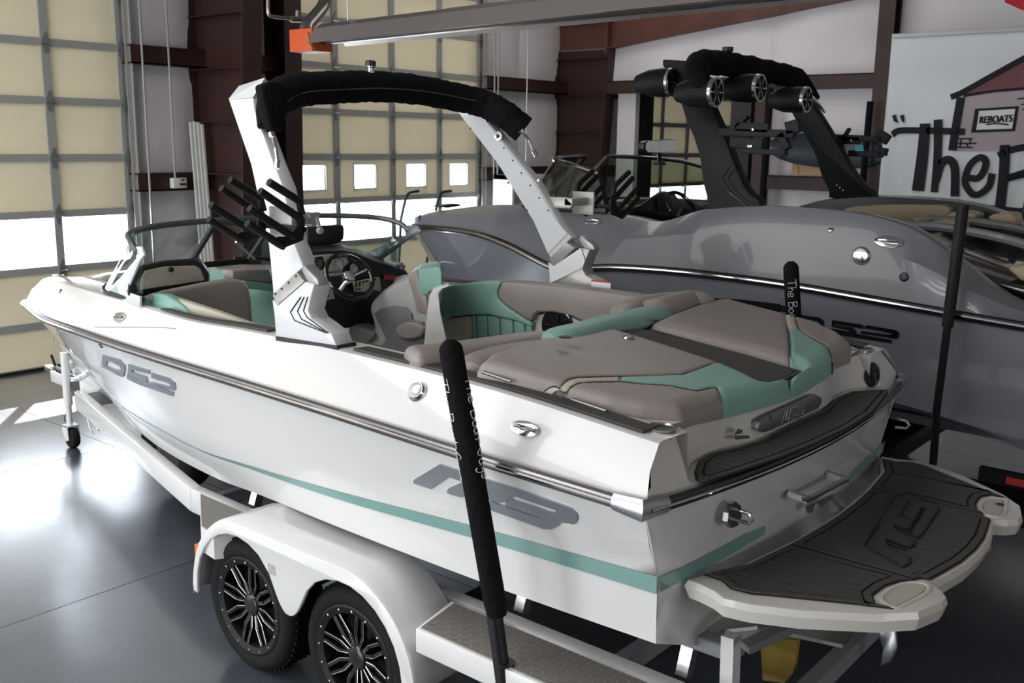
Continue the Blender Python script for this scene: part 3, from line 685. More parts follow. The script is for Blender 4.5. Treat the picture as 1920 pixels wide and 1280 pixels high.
def mat_part(name, outline, zf, pitch, th, par, border=.03, groove=.006, hole=None, base=.004):
    z = V((0,0,1))
    b = MB().prism([p+z*.001 for p in outline], z*base).o(name, M['evadark'], par)
    # border frame
    fr = MB(); o1 = inset(outline, .006); o2 = inset(outline, border)
    n = len(outline)
    fr.grid([[p+z*(base) for p in o1], [p+z*(base+th) for p in o1], [p+z*(base+th) for p in o2], [p+z*base for p in o2]], closed=True)
    fr.o('border_strip', M['eva'], b)
    o3 = inset(outline, border+groove); st = MB(); xs_ = [p.x for p in o3]; x = min(xs_)
    x = math.floor(x/pitch)*pitch
    while x < max(xs_):
        c = clipx(o3, x+groove/2, x+pitch-groove/2)
        if len(c) > 2: st.prism([p+z*base for p in c], z*th)
        x += pitch
    st.o('foam_strip', M['eva'], b)
    return b
# swim platform
PZ = 1.03
pp = lambda L, z=PZ: [P(u, v, 'z', z) for u, v in L]
def symx(L): return L+[V((2*XC-p.x, p.y, p.z)) for p in reversed(L)]
half_ = [(4.9, 1.60)] # (placeholder)
port = [V((XC-hx, y, PZ)) for hx, y in ((0,1.47),(.35,1.485),(.70,1.53),(.955,1.62),(.960,1.56),(.975,1.50),(1.005,1.444),(.986,1.356),(.914,1.206),(.768,.999),(.661,.904),(.53,.866),(.475,.868),(.43,.900),(.40,.945),(.30,.922),(.15,.898),(0,.892))]
po = port+[V((2*XC-p.x, p.y, p.z)) for p in reversed(port[1:-1])]
pm = MB(); n_ = len(po); z_ = V((0,0,1))
o_in = inset(po, .03)
plat = MB().grid([[p-z_*.075 for p in inset(po, .035)], [p-z_*.07 for p in inset(po, .012)], [p-z_*.025 for p in po], [p-z_*.002 for p in inset(po, .008)], [p for p in inset(po, .018)]], closed=True)
k0 = len(plat.v); plat.add([p for p in inset(po, .018)], [tuple(range(n_))]); plat.add([p-z_*.075 for p in inset(po, .035)], [tuple(range(n_-1, -1, -1))])
plat = plat.o('swim_platform', mat('platform_gelcoat', (.66,.64,.58), .35, coat=.3), bt, smooth=True, sharp=14)
for s in (-1, 1):   # hand-hold pods with a scooped tray
    c0 = V((XC+s*.575, .975, PZ+.002))
    rc = cr([V((XC+s*a, b, PZ+.002)) for a, b in ((.640,1.034),(.526,1.030),(.450,.995),(.440,.952),(.513,.94),(.632,.965),(.683,.980))], 4, True)
    grow = lambda d, dz: [p+z_*dz for p in inset(rc, d)]
    tr_ = MB().grid([grow(-.014,-.002), grow(-.010,.004), grow(0,.004), grow(.008,-.004)], closed=True).o('hand_hold', mat('pod_gelcoat%d' % s, (.66,.64,.58), .35, coat=.3), plat, smooth=True)
    MB().prism(grow(.006,.0), z_*.0015).o('tray_recess', mat('tray_gelcoat%d' % s, (.52,.49,.42), .45), plat)
    if s > 0: MB().lathe(c0+V((.02,-.0,.003)), (0,0,1), [(0,.0025),(.016,.0025)], 18).o('drain_hole', M['black'], plat)
def pm_poly(L): return [V((XC+hx, y, PZ+.001)) for hx, y in L]
edgeA = [(-.43,1.470),(-.70,1.505),(-.885,1.585),(-.884,1.515),(-.925,1.455),(-.915,1.385),(-.885,1.335),(-.755,1.091),(-.70,.975),(-.705,1.035),(-.65,1.066),(-.55,1.060),(-.47,1.035),(-.43,.995)]
mat_part('platform_mat', pm_poly(edgeA), 0, .052, .005, plat, groove=.009)
mat_part('platform_mat', [V((2*XC-p.x, p.y, p.z)) for p in pm_poly(edgeA)], 0, .052, .005, plat, groove=.009)
ce = [(-.42,1.468),(-.2,1.452),(0,1.446),(.2,1.452),(.42,1.468),(.42,1.0),(.395,.985),(.385,.958),(.30,.943),(.15,.919),(0,.912),(-.15,.919),(-.30,.943),(-.385,.958),(-.395,.985),(-.42,1.0)]
cm = mat_part('platform_mat', pm_poly(ce), 0, .052, .005, plat, groove=.009)
# raised logo on the centre mat (closed outlines)
zf = lambda L: [(1250+x/2.782, 820+y/2.782) for x, y in L]
LOG = [[(1190,315),(1260,295),(1330,320),(1340,335),(1395,345),(1420,375),(1330,510),(1310,525),(1270,510),(1350,375),(1330,370),(1260,480),(1230,480),(1185,460),(1185,475),(1290,545),(1290,565),(1265,580),(1140,535),(1160,580),(1265,630),(1265,660),(1230,680),(1030,565)]]
for L in LOG:
    q = [P(u, v, 'z', PZ+.011) for u, v in zf(L)]
    MB().prism(q, z_*.004).o('logo_relief', mat('logo_foam', (.05,.05,.052), .7), cm)
    MB().tube([p+z_*.004 for p in q], .0035, 6, closed=True).o('logo_outline', M['evadark'], cm)
for L in ([(1216,412),(1262,330),(1225,400),(1262,425)], [(1262,482),(1285,440),(1345,372)], [(1185,462),(1240,482),(1290,512),(1310,525)], [(1138,540),(1180,560),(1248,582)], [(1035,560),(1110,465),(1100,470)]):
    MB().tube([P(u, v, 'z', PZ+.0155) for u, v in zf(L)], .004, 6).o('logo_outline', M['evadark'], cm)
# transom step mat
zz8 = lambda L: [(1200+x/3.048, 480+y/3.048) for x, y in L]
TM = zz8([(310,1240),(330,1180),(400,1135),(560,1100),(690,1060),(860,970),(1040,890),(1075,850),(1130,810),(1210,780),(1410,768),(1418,790),(1330,900),(1200,985),(1000,1080),(800,1160),(560,1240),(370,1300),(325,1290)])
TMp = [P(u, v, 'z', 1.392) for u, v in TM]
mat_part('transom_mat', TMp, 0, .05, .005, bt, border=.026, groove=.009)
# walkway mat between the sun pads
def slope(L, z0, k, y0=2.6): return [PP(u, v, (0, -k, 1), (0, y0, z0)) for u, v in L]
WK = [(1163,633),(1180,624),(1222,620),(1300,641),(1400,668),(1506,699),(1490,708),(1430,731),(1400,717),(1300,683),(1200,645)]
wk = slope(WK, 1.672, .135, 2.46)
MB().prism([p-z_*.10 for p in wk], z_*.098).o('walkway_base', M['gelin'], bt)
mat_part('walkway_mat', [p+V((0,0,0)) for p in wk], 0, .036, .005, bt, border=.02, groove=.007)
MB().lathe(P(1178,634,'z',1.685), (0,0,1), [(0,.012),(.022,.01),(.03,0)], 20).o('latch', M['chrome'], bt, smooth=True)
# sun pad cushions ---------------------------------------------------
cz7 = lambda L: [(740+x/3.3685, 420+y/3.3685) for x, y in L]
ZB = lambda y: 1.643+.12*(y-2.5)
def segd(p, poly):
    best = 9
    for a, b in zip(poly, poly[1:]+poly[:1]):
        abx, aby = b.x-a.x, b.y-a.y; l2 = abx*abx+aby*aby
        t = max(0, min(1, ((p.x-a.x)*abx+(p.y-a.y)*aby)/l2)) if l2 else 0
        d = math.hypot(p.x-a.x-t*abx, p.y-a.y-t*aby)
        if d < best: best = d
    return best
HP = .058
def hgt(d, r=.075): u_ = min(1, d/r); return HP*math.sqrt(max(0, 1-(1-u_)**2))
def padpts(L, un):
    out = []
    for uv in L:
        p = slope([uv], 1.643, .12, 2.5)[0]
        if un:
            for _ in range(3): h_ = hgt(segd(p, un)) if segd(p, un) > .012 else 0; p = slope([uv], 1.643+h_, .12, 2.5)[0]
        out.append(p)
    return out
def pad_piece(name, L, m, un, label=None):
    q = padpts(L, un); bm = bmesh.new(); vs = [bm.verts.new((p.x, p.y, 0)) for p in q]; bm.faces.new(vs)
    bmesh.ops.triangulate(bm, faces=bm.faces[:])
    for _ in range(7):
        le = [e for e in bm.edges if e.calc_length() > .022]
        if not le: break
        bmesh.ops.subdivide_edges(bm, edges=le, cuts=1); bmesh.ops.triangulate(bm, faces=[f for f in bm.faces if len(f.verts) > 3])
        bmesh.ops.beautify_fill(bm, faces=bm.faces[:], edges=bm.edges[:])
    for v in bm.verts:
        d = segd(v.co, un); e = segd(v.co, q)
        v.co.z = ZB(v.co.y)+hgt(d)-.007*max(0, 1-e/.010)*(1 if d > .01 else 0)
    bd_ = [e for e in bm.edges if e.is_boundary]
    r_ = bmesh.ops.extrude_edge_only(bm, edges=bd_)
    for v in r_['geom']:
        if isinstance(v, bmesh.types.BMVert): v.co.z = ZB(v.co.y)-.03
    me = bm; vl = [v.co.copy() for v in bm.verts]; bm.verts.index_update(); fl_ = [tuple(v.index for v in f.verts) for f in bm.faces]; bm.free()
    o = obj(name, vl, fl_, m, bt, smooth=True, sharp=70)
    if label: o['label'] = label
    return o
UP = [(895,699),(915,681),(970,661),(1050,643),(1105,634),(1152,633),(1230,657),(1300,680),(1358,700),(1396,716),(1428,733),(1456,727),(1479,721),(1480,736),(1455,745),(1400,760),(1356,771),(1331,776),(1303,782),(1278,790),(1240,787),(1205,783),(1138,769),(1100,758),(1060,746),(1019,734),(958,716)]
un1 = padpts(UP, None)
pad_piece('sun_pad_cushion', [(895,699),(915,681),(970,661),(1050,643),(1105,634),(1152,633),(1230,657),(1300,680),(1352,698),(1280,700),(1164,704),(1085,706),(1050,713),(1019,734),(958,716)], M['taupe'], un1)
pad_piece('sun_pad_piping', [(1019,734),(1050,713),(1085,706),(1164,704),(1163,714),(1083,716),(1056,724),(1036,739)], M['cream'], un1, 'cream stripe')
pad_piece('sun_pad_insert', [(1164,704),(1280,700),(1352,698),(1396,716),(1428,733),(1456,727),(1479,721),(1480,736),(1455,745),(1400,760),(1356,771),(1341,752),(1308,731),(1260,722),(1200,718),(1163,714)], M['teal'], un1, 'teal vinyl insert')
pad_piece('sun_pad_cushion', [(1036,739),(1056,724),(1083,716),(1163,714),(1200,718),(1260,722),(1308,731),(1341,752),(1356,771),(1331,776),(1303,782),(1278,790),(1240,787),(1205,783),(1138,769),(1100,758),(1060,746)], M['taupe'], un1)
US = [(1217,621),(1250,604),(1300,586),(1338,575),(1362,574),(1410,587),(1471,603),(1528,618),(1577,640),(1597,657),(1595,669),(1566,680),(1560,689),(1545,701),(1525,713),(1505,726),(1480,736),(1479,721),(1504,704),(1479,691),(1400,669),(1300,643)]
un2 = padpts(US, None)
pad_piece('sun_pad_cushion', [(1217,621),(1250,604),(1300,586),(1338,575),(1362,574),(1410,587),(1471,603),(1478,620),(1481,650),(1479,691),(1400,669),(1300,643)], M['taupe'], un2)
pad_piece('sun_pad_piping', [(1471,603),(1487,607),(1498,616),(1478,617)], M['cream'], un2, 'cream stripe')
pad_piece('sun_pad_insert', [(1478,617),(1498,616),(1525,634),(1553,651),(1564,668),(1560,689),(1545,701),(1525,713),(1505,726),(1480,736),(1479,721),(1504,704),(1479,691),(1481,650)], M['teal'], un2, 'teal vinyl insert')
pad_piece('sun_pad_cushion', [(1487,607),(1528,618),(1577,640),(1597,657),(1595,669),(1566,680),(1560,689),(1564,668),(1553,651),(1525,634),(1498,616)], M['taupe'], un2)
def seam(L, un):
    q = cr(padpts(L, un), 3)
    MB().tube([V((p.x, p.y, ZB(p.y)+hgt(segd(p, un))-.0025)) for p in q], .0026, 6).o('pad_seam', mat('seam_thread%d' % L[0][0], (.10,.09,.085), .6), bt, smooth=True)
seam([(1036,739),(1056,724),(1083,716),(1163,714),(1200,718),(1260,722),(1308,731),(1341,752),(1355,768)], un1)
seam([(1021,732),(1050,713),(1085,706),(1164,704),(1280,700),(1350,698)], un1)
seam([(1471,605),(1478,620),(1481,650),(1479,689)], un2)
seam([(1487,608),(1498,616),(1525,634),(1553,651),(1564,668),(1560,686)], un2)
# hinges on the pads
for a, c in (((904,697),(958,715)), ((1071,748),(1137,770))):
    p, q = [slope([t], 1.652, .12, 2.5)[0] for t in (a, c)]
    MB().tube([p, q], .007, 8).o('pad_hinge', M['steel'], bt, smooth=True)
# bolsters of the rear lounge
def bol(name, L, r, m, z0=1.70, flat=(1.5, .8), n=16, label=None, pts=None):
    q = cr(pts or [P(u, v, 'z', z0) for u, v in L], 6); k = len(q); rs = r if isinstance(r, list) else [r]*2
    rr_ = [rs[0]+(rs[-1]-rs[0])*i/(k-1) for i in range(k)]
    for e in (0, 1, 2): f = (.55, .83, .96)[e]; rr_[e] *= f; rr_[k-1-e] *= f
    o = MB().tube(q, rr_, n, flat=flat).o(name, m, par_b, smooth=True, sharp=60)
    if label: o['label'] = label
    return o
par_b = bt
bol('lounge_bolster', [(1030,636),(1085,625),(1140,610),(1185,600),(1245,586)], [.058,.062], M['teal'], 1.69, label='teal vinyl bolster')
bol('lounge_bolster', [(1215,586),(1255,574),(1295,562),(1325,568)], [.075,.06], M['taupe'], 1.70)
bol('lounge_bolster', [(1165,592),(1200,575),(1240,566),(1290,562)], [.06,.06], M['taupe'], 1.70)
bol('lounge_bolster', [(765,671),(800,668),(850,662),(920,652),(985,642),(1045,637)], [.062,.055], M['taupe'], 1.655)
bol('lounge_bolster', [(880,690),(920,672),(980,655),(1040,645)], [.055,.05], M['taupe'], 1.64)
for (u, v) in ((1060,632),(1222,600)): MB().lathe(P(u,v,'z',1.735), (0,0,1), [(0,.002),(.022,.004),(.03,0)], 16).o('grab_eyelet', M['black'], bt, smooth=True)
# cup holders, transom speaker, plate, decals
TT = bvh(bpy.data.objects['transom_step'])
for hx in (-.94, .94):
    c0 = V((XC+hx, 1.752, 1.552)); MB().lathe(c0, (0,0,1), [(.052,0),(.056,.008),(.048,.010),(.042,.004),(.040,-.06),(0,-.06)], 28).o('cup_holder', M['steel'], bt, smooth=True)
    MB().lathe(c0, (0,0,1), [(0,.003),(.041,.003)], 28).o('cup_well', M['black'], bt)
def oval(u, v, ru, rv, name, m, tree, par, th=.012, fb=('y',1.68), n=28, rot=0):
    pts = [(u+ru*math.cos(a)*math.cos(rot)-rv*math.sin(a)*math.sin(rot), v+ru*math.cos(a)*math.sin(rot)+rv*math.sin(a)*math.cos(rot)) for a in [k*2*PI/n for k in range(n)]]
    return badge(pts, name, m, tree, par, th=th, fb=fb, bev=.003)
sp = oval(1634, 703, 13.5, 23.5, 'transom_speaker', M['gloss'], TT, bt)
oval(1634, 703, 10.5, 20, 'speaker_grille', M['black'], TT, sp, th=.018)
sp = oval(1316, 880, 9, 18, 'transom_speaker', M['gloss'], TT, bt) if False else None
plq = [(1421,806),(1424,790),(1436,780),(1518,742),(1530,739),(1541,745),(1541,756),(1534,766),(1446,807),(1432,811)]
pl_ = [P(u, v, 'y', 1.655)for u, v in plq]
pl_o = MB().prism(pl_, (0,.06,0)).o('name_plate', mat('plate_metal', (.26,.27,.28), .35, .6), bt, bev=.004)
for L in ([(880,930),(885,900),(905,860),(935,850)], [(895,930),(912,890)], [(935,850),(920,925),(950,905)]): pass
plz = lambda L: [(1200+x/3.048, 480+y/3.048) for x, y in L]
for L in ([(808,958),(830,880),(842,878),(830,935),(845,940),(862,868)], [(862,868),(935,856),(930,900),(870,915)], [(870,915),(935,900),(925,925),(862,930)], [(740,905),(752,940)], [(985,880),(1000,850)]):
    MB().tube([P(u, v, 'y', 1.652) for u, v in plz(L)], .0022, 6).o('engraving', M['steel'], pl_o)
lab = [P(u, v, 'y', 1.70) for u, v in ((1463,750),(1487,739),(1487,748),(1463,760))]
MB().prism(lab, (0,-.002,0)).o('warning_sticker', mat('sticker_pink', (.45,.36,.34), .5), bt)
for L in ([(1376,815),(1384,803),(1392,806),(1390,812)], [(1378,818),(1404,816),(1405,821),(1379,824)]):
    MB().prism([P(u, v, 'y', 1.672) for u, v in L], (0,-.002,0)).o('dealer_sticker', mat('sticker_dark', (.10,.12,.11), .5), bt)
# transom fittings below the rail
rp = [P(u, v, 'y', 1.53) for u, v in ((1366,962),(1372,945),(1380,940),(1389,948),(1391,968),(1384,985),(1372,990),(1364,978))]
rp_o = MB().prism(rp, (0,.02,0)).o('tow_eye_plate', M['steel'], bt)
ce_ = P(1380,965,'y',1.53)
MB().tube([ce_+V((.0,-.0,.02)), ce_+V((0,-.05,.018)), ce_+V((0,-.065,0)), ce_+V((0,-.05,-.018)), ce_+V((0,0,-.02))], .007, 8).o('tow_eye', M['chrome'], rp_o, smooth=True)
ce2 = V((2*XC-ce_.x, 1.50, ce_.z+.02)); MB().tube([ce2+V((.0,-.0,.02)), ce2+V((0,-.05,.018)), ce2+V((0,-.065,0)), ce2+V((0,-.05,-.018)), ce2+V((0,0,-.02))], .007, 8).o('tow_eye', M['chrome'], bt, smooth=True)
hd = [P(u, v, 'y', 1.44) for u, v in ((1509,931),(1527,928),(1580,899),(1591,895),(1594,903),(1583,907),(1520,941),(1510,941))]
hd_o = MB().prism(hd, (0,.015,0)).o('grab_handle', M['alu'], bt, bev=.003)
for (u, v) in ((1516,937),(1586,900)): p = P(u, v, 'y', 1.45); MB().beam(p, p+V((0,.08,.01)), .03, .022).o('handle_mount', M['alu'], hd_o)
for L in ([(1514,948),(1530,940),(1524,960),(1516,962)], [(1532,940),(1548,932),(1566,925),(1560,936),(1540,950)]):
    MB().prism([P(u, v, 'y', 1.50) for u, v in L], (0,.01,0)).o('maker_mark', M['alu'], hd_o)
# ------------------------------------------------------------------ white boat: tower
def mirx(L, s): return [p if s < 0 else V((2*XC-p.x, p.y, p.z)) for p in L]
NT, PT = (1, 0, -.24), (2.80, 0, 1.85)
T = lambda L: [PP(u, v, NT, PT) for u, v in L]
z6 = lambda L: [(400+x/3.557, 320+y/3.557) for x, y in L]
zc = lambda L: [(560+x/5.82, 460+y/5.82) for x, y in L]
for s in (-1, 1):
    up = mirx(T([(428,186),(470,308),(495,421),(504,461),(512,553),(557,510),(569,500),(553,461),(531,352),(513,308),(477,207),(474,183)]), s)
    ex = V((-s*.075, 0, .0))
    leg = MB().prism(up, ex).o('tower_leg', M['tower'], bt, bev=.006)
    a, b = up[0], up[-1]; c = a+V((-s*.10, .05, .07)); d = b+V((-s*.09, .02, .10))
    MB().add([a, b, d, c, a+ex, b+ex, d+V((-s*.02,0,-.02)), c+V((-s*.02,0,-.02))], [(0,1,2,3),(7,6,5,4),(0,4,5,1),(1,5,6,2),(2,6,7,3),(3,7,4,0)]).o('tower_cap', M['tower'], leg)
    inner = [p+ex*1.02+V((0,0,0)) for p in up]; cen = sum(inner, V())/len(inner)
    MB().prism([cen.lerp(p, .93) for p in inner], V((-s*.004,0,0))).o('side_panel', M['towerside'], leg)
    for k in range(7):
        for e in (0, 1):
            t = .08+.14*k; A_ = up[0].lerp(up[3], t) if e == 0 else up[-2].lerp(up[7], t); p = cen.lerp(A_+ex, .86)
            MB().lathe(p+V((-s*.002,0,0)), (-s,0,0), [(.006,0),(.005,.008),(0,.009)], 8).o('screw', M['black'], leg)
    strip = mirx(T([(512,553),(557,510),(572,527),(521,572)]), s)
    MB().prism([p+V((s*.004,0,0)) for p in strip], V((-s*.095,0,0))).o('joint_strip', M['towergrey'], leg, bev=.003)
    foot = mirx([PP(u, v, (1,0,.0), (2.786,0,1.7)) for u, v in ((510,562),(514,590),(517,631),(631,650),(622,627),(600,609),(584,598),(577,583),(582,560),(589,533),(572,528),(521,572))], s)
    ft = MB().prism(foot, V((-s*.10,0,0))).o('tower_foot', M['towergrey' if s > 0 else 'tower'], bt, bev=.005)
    base = mirx([PP(u, v, (1,0,0), (2.782,0,1.6)) for u, v in ((517,630),(632,648),(632,657),(517,638))], s)
    MB().prism(base, V((-s*.11,0,0))).o('foot_gasket', M['black'], ft)
    cl = mirx([PP(u, v, (1,0,0), (2.80,0,1.85)) for u, v in ((566,508),(569,496),(580,508),(594,522),(598,533),(590,538),(584,534),(574,524))], s)
    MB().prism(cl, V((-s*.06,0,0))).o('hinge_casting', M['towergrey'], leg, bev=.004)
    if s > 0:
        MB().prism([p+V((-.104,0,0)) for p in [foot[0], foot[1], foot[2].lerp(foot[1], .4), foot[7].lerp(foot[8], .2), foot[8], foot[10], foot[11]]], V((-.004,0,0))).o('side_panel', M['tower'], ft)
        wz = lambda L: [P(u, v, 'x', foot[0].x-.103) for u, v in L]
        MB().prism(wz([(1109,525),(1145,529),(1145,542),(1109,539)]), V((-.002,0,0))).o('warning_label', M['whiteink'], ft)
        MB().prism([p+V((-.002,0,0)) for p in wz([(1109,524),(1145,528),(1145,531),(1109,527)])], V((-.001,0,0))).o('label_band', M['red'], ft)
    if s < 0:
        g = lambda L: [PP(540+x/11.64, 560+y/11.64, (1,0,0), (2.784,0,1.7)) for x, y in L]
        for L in ([(280,-40),(50,290),(140,470),(820,740)], [(350,-40),(205,270),(290,440),(860,745)], [(430,-40),(335,260),(410,400),(880,745)]):
            MB().tube(g(L), .0028, 6).o('groove', M['black'], ft)
        for q in ((420,820),(462,787),(508,745),(557,702)):
            p = T(z6([q]))[0]; MB().lathe(p+V((.0,0,0)), (-1,0,0), [(.006,0),(.005,.008),(0,.009)], 10).o('screw', M['black'], leg)
# arch bar under the canvas, canvas roll
ap = [(-.86,4.08,2.60),(-.80,4.2,2.70),(-.66,4.27,2.765),(-.4,4.28,2.80),(0,4.28,2.825),(.4,4.27,2.80),(.68,4.23,2.765),(.86,4.12,2.70)]
arch = MB().tube(cr([V((XC+a, b, c)) for a, b, c in ap], 5), .04, 10).o('tower_arch', M['tower'], bt, smooth=True)
cp = [P(505,240,'y',4.02), P(508,205,'y',4.05), P(522,183,'y',4.12), P(560,168,'y',4.2), P(630,164,'y',4.27), P(700,162,'y',4.27), P(780,168,'y',4.25), P(850,181,'y',4.22), P(905,194,'y',4.14), P(945,214,'y',4.02), P(982,243,'y',3.93)]
q = cr(cp, 8); rs = [(.055+.022*min(1, i/10))*(1+.035*math.sin(i*2.7)+.02*math.sin(i*5.1)) for i in range(len(q))]
for i in range(16): rs[i] = .052+.025*i/16
cv = MB().tube(q, rs, 18, flat=(1.15, 1.0)).o('bimini_canvas', M['cloth'], bt, smooth=True)
MB().tube([p+V((-.0,-.085,-.012)) for p in q[12:-6]], .0035, 6).o('zipper', mat('zip_grey', (.08,.08,.085), .6), cv, smooth=True)
fl_ = [P(u, v, 'y', 3.93) for u, v in ((490,160),(520,150),(545,170),(540,200),(527,225),(521,250),(512,250),(505,232),(499,205))]
MB().prism(fl_, (0,.06,0)).o('canvas_flap', M['cloth'], cv, bev=.02)
# masthead light, turnbuckles
lp = P(695,137,'y',4.27)
lo = MB().lathe(lp, (0,0,1), [(.028,-.02),(.028,.006),(.016,.012),(.016,.026),(.027,.034),(.028,.05)], 20).o('masthead_light', M['chrome'], bt, smooth=True)
MB().lathe(lp, (0,0,1), [(.029,.036),(.030,.062),(.022,.068),(0,.069)], 20).o('light_top', M['black'], lo, smooth=True)
for s in (-1, 1):
    L = mirx([P(510,252,'y',3.86), P(517,278,'y',3.84), P(520,300,'y',3.80), P(519,316,'y',3.79)], s)
    if s > 0: L = [P(978,245,'y',3.86), P(992,262,'y',3.84), P(1000,282,'y',3.80), P(1006,292,'y',3.78)]
    tb = MB().tube(L[:3], .0085, 8).tube([L[2], L[3]], .014, 8).lathe(L[0], L[1]-L[0], [(0,-.01),(.016,-.01),(.016,.012),(0,.012)], 10).o('turnbuckle', M['chrome'], bt, smooth=True)
for u, v in ((935,255),(1010,338)):
    p = PP(u, v, (1,0,.24), (4.885,0,1.85)); MB().lathe(p, (-1,0,0), [(.028,0),(.028,.006),(.012,.008),(.012,.035),(0,.036)] if u < 1000 else [(.009,0),(.009,.008),(0,.009)], 16).o('tower_fitting', M['steel'], bt, smooth=True)
# board racks
for s in (-1, 1):
    rk = sub('board_rack', bt, (XC+s*1.35, 3.55, 2.15))
    for dy_ in (0, .27):
        F = lambda L: mirx([P(u, v, 'y', 3.42)+V((0,dy_,0)) for u, v in L], s)
        fork = MB()
        for L in ([(370,75),(540,180),(572,205),(592,290)], [(310,135),(560,305),(585,340)], [(240,250),(540,445)], [(225,350),(440,490),(470,505)]):
            fork.tube(F(z6(L)), .0165, 10)
        fork.o('prong_set', M['satin'], rk, smooth=True)
        pl2 = F(z6([(585,280),(612,320),(612,400),(600,465),(480,512),(400,480),(390,465),(440,440),(500,440),(555,400),(560,310)]))
        MB().prism(pl2, (0,.012,0)).o('rack_plate', M['satin'], rk, bev=.002)
        if dy_ == 0:
            for L in ([(585,340),(470,500)],): MB().tube(F(z6(L)), .009, 8).o('brace', M['satin'], rk)
    pA = mirx([P(571,430,'y',3.42)], s)[0]
    MB().tube([pA, pA+V((0,.27,0))], .012, 8).o('cross_bar', M['satin'], rk)
    arm = MB()
    y0_ = 3.60; hx = 1.0
    top_, bot_ = 2.205, 2.145
    arm.prism([V((XC+s*.965,3.86,top_)), V((XC+s*.965,3.62,top_+.005)), V((XC+s*.965,3.57,bot_+.03)), V((XC+s*.965,3.58,bot_)), V((XC+s*.965,3.86,bot_-.005))], V((s*.03,0,0)))
    arm.box((XC+.965, 3.57, bot_+.015), (XC+1.13, 3.63, top_)) if s > 0 else arm.box((XC-1.13, 3.57, bot_+.015), (XC-.965, 3.63, top_))
    arm.o('rack_arm', M['towergrey'], rk, bev=.004)
    e0, e1 = sorted((XC+s*1.13, XC+s*1.145)); MB().box((e0, 3.53, 2.10), (e1, 3.69, 2.24)).o('rack_mount', M['towergrey'], rk, bev=.004)
# ------------------------------------------------------------------ windshield
WT = [(1.03,5.03,1.915),(1.01,5.12,1.965),(.93,5.27,1.995),(.70,5.42,2.01),(.40,5.46,2.02),(0,5.47,2.022)]
wt = cr([V(p) for p in WT], 6); fw = [V((XC-p.x, p.y, p.z)) for p in wt]+[V((XC+p.x, p.y, p.z)) for p in reversed(wt[:-1])]
ws = MB().tube(fw, .019, 12).o('windshield_top_rail', M['wsframe'], bt, smooth=True)
WB = [(.97,5.10,1.64),(.93,5.45,1.62),(.88,5.70,1.62),(.72,5.88,1.64),(.40,5.95,1.69),(.23,5.96,1.70)]
wb_ = cr([V(p) for p in WB], 6)
for s in (-1, 1):
    tt = wl(cr([V(p) for p in [(.99,5.04,1.90),(.97,5.15,1.95),(.90,5.29,1.985),(.70,5.43,2.0),(.40,5.47,2.005),(.23,5.475,2.01)]], 6), s); bb = wl(wb_, s)
    MB().grid([[a.lerp(b, k/6) for a, b in zip(bb, tt)] for k in range(7)]).o('windshield_glass', M['glass'], bt, smooth=True)
    MB().tube(bb, .014, 8).o('windshield_base_rail', M['black'], bt, smooth=True)
    c1, c2 = V((XC+s*.23,5.475,2.01)), V((XC+s*.23,5.80,1.70))
    MB().beam(c1, c2, .03, .022).o('walkthrough_post', M['black'], bt)
    NW = (V((2.80,4.76,1.61))-V((2.85,5.03,1.92))).cross(V((3.03,5.8,1.60))-V((2.85,5.03,1.92))).normalized()
    W_ = lambda L: mirx([PP(u, v, NW, (2.85,5.03,1.92)) for u, v in L], s)
    br = W_([(252,462),(264,462),(270,478),(262,488),(244,530),(237,547),(262,556),(261,575),(225,566),(188,555),(184,549),(200,544),(226,520),(256,484)])
    MB().prism(br, V((-s*.014,0,0))).o('windshield_bracket', M['tower'] if s < 0 else M['wsframe'], bt, bev=.002)  # starboard bracket uses the darker rail grey to paint in its shade
MB().beam((XC-.23,5.80,1.70), (XC+.23,5.80,1.70), .04, .035).o('walkthrough_sill', M['black'], bt)
MB().beam((XC-.0,5.6,1.86), (XC+.23,5.72,1.72), .012, .012).o('door_stay', M['steel'], bt)
mr = [P(u, v, 'y', 5.30) for u, v in ((577,426),(643,421),(646,428),(645,448),(636,456),(605,464),(577,467))]
MB().prism(mr, (0,.05,0)).o('mirror', M['black'], bt, bev=.008)
for L in ([(600,402),(590,404),(583,410)],): pass
cl_ = MB().tube([P(578,404,'y',3.40), P(597,402,'y',3.42)], .012, 8).tube([P(593,402,'y',3.41), P(600,430,'y',3.41)], .008, 8).lathe(P(600,432,'y',3.41), (0,-1,0), [(0,-.014),(.014,-.01),(.016,0),(.014,.01),(0,.014)], 12)
cl_.o('rack_clamp', M['towergrey'], bt, smooth=True)
# ------------------------------------------------------------------ cockpit
zg = lambda L: [(240+x/4.922, 400+y/4.922) for x, y in L]
Y = lambda L, y: [P(u, v, 'y', y) for u, v in L]
dp = MB().prism(Y(zg([(-10,760),(0,640),(100,490),(300,452),(620,428),(668,445),(745,560),(740,640),(700,740),(60,780)]), 5.22), (.07,.09,0)).o('port_dash', M['black'], bt, bev=.012)
MB().prism(Y(zg([(110,702),(110,610),(150,530),(330,490),(610,480),(660,510),(695,600),(695,618),(200,690)]), 5.215), (0,-.012,0)).o('glovebox_lid', M['cream'], dp, bev=.004)
MB().lathe(P(320,505,'y',5.20), (0,-1,0), [(.016,0),(.014,.012),(0,.014)], 14).o('latch_knob', M['black'], dp)
MB().prism(Y([(262,560),(300,547),(380,531),(425,524),(447,526),(462,536),(468,560),(471,600),(474,640),(430,625),(380,600),(340,585)], 5.08), (.06,.07,0)).o('lounge_backrest', M['taupe'], bt, bev=.03, seg=4)
X = lambda L, x: [P(u, v, 'x', x) for u, v in L]
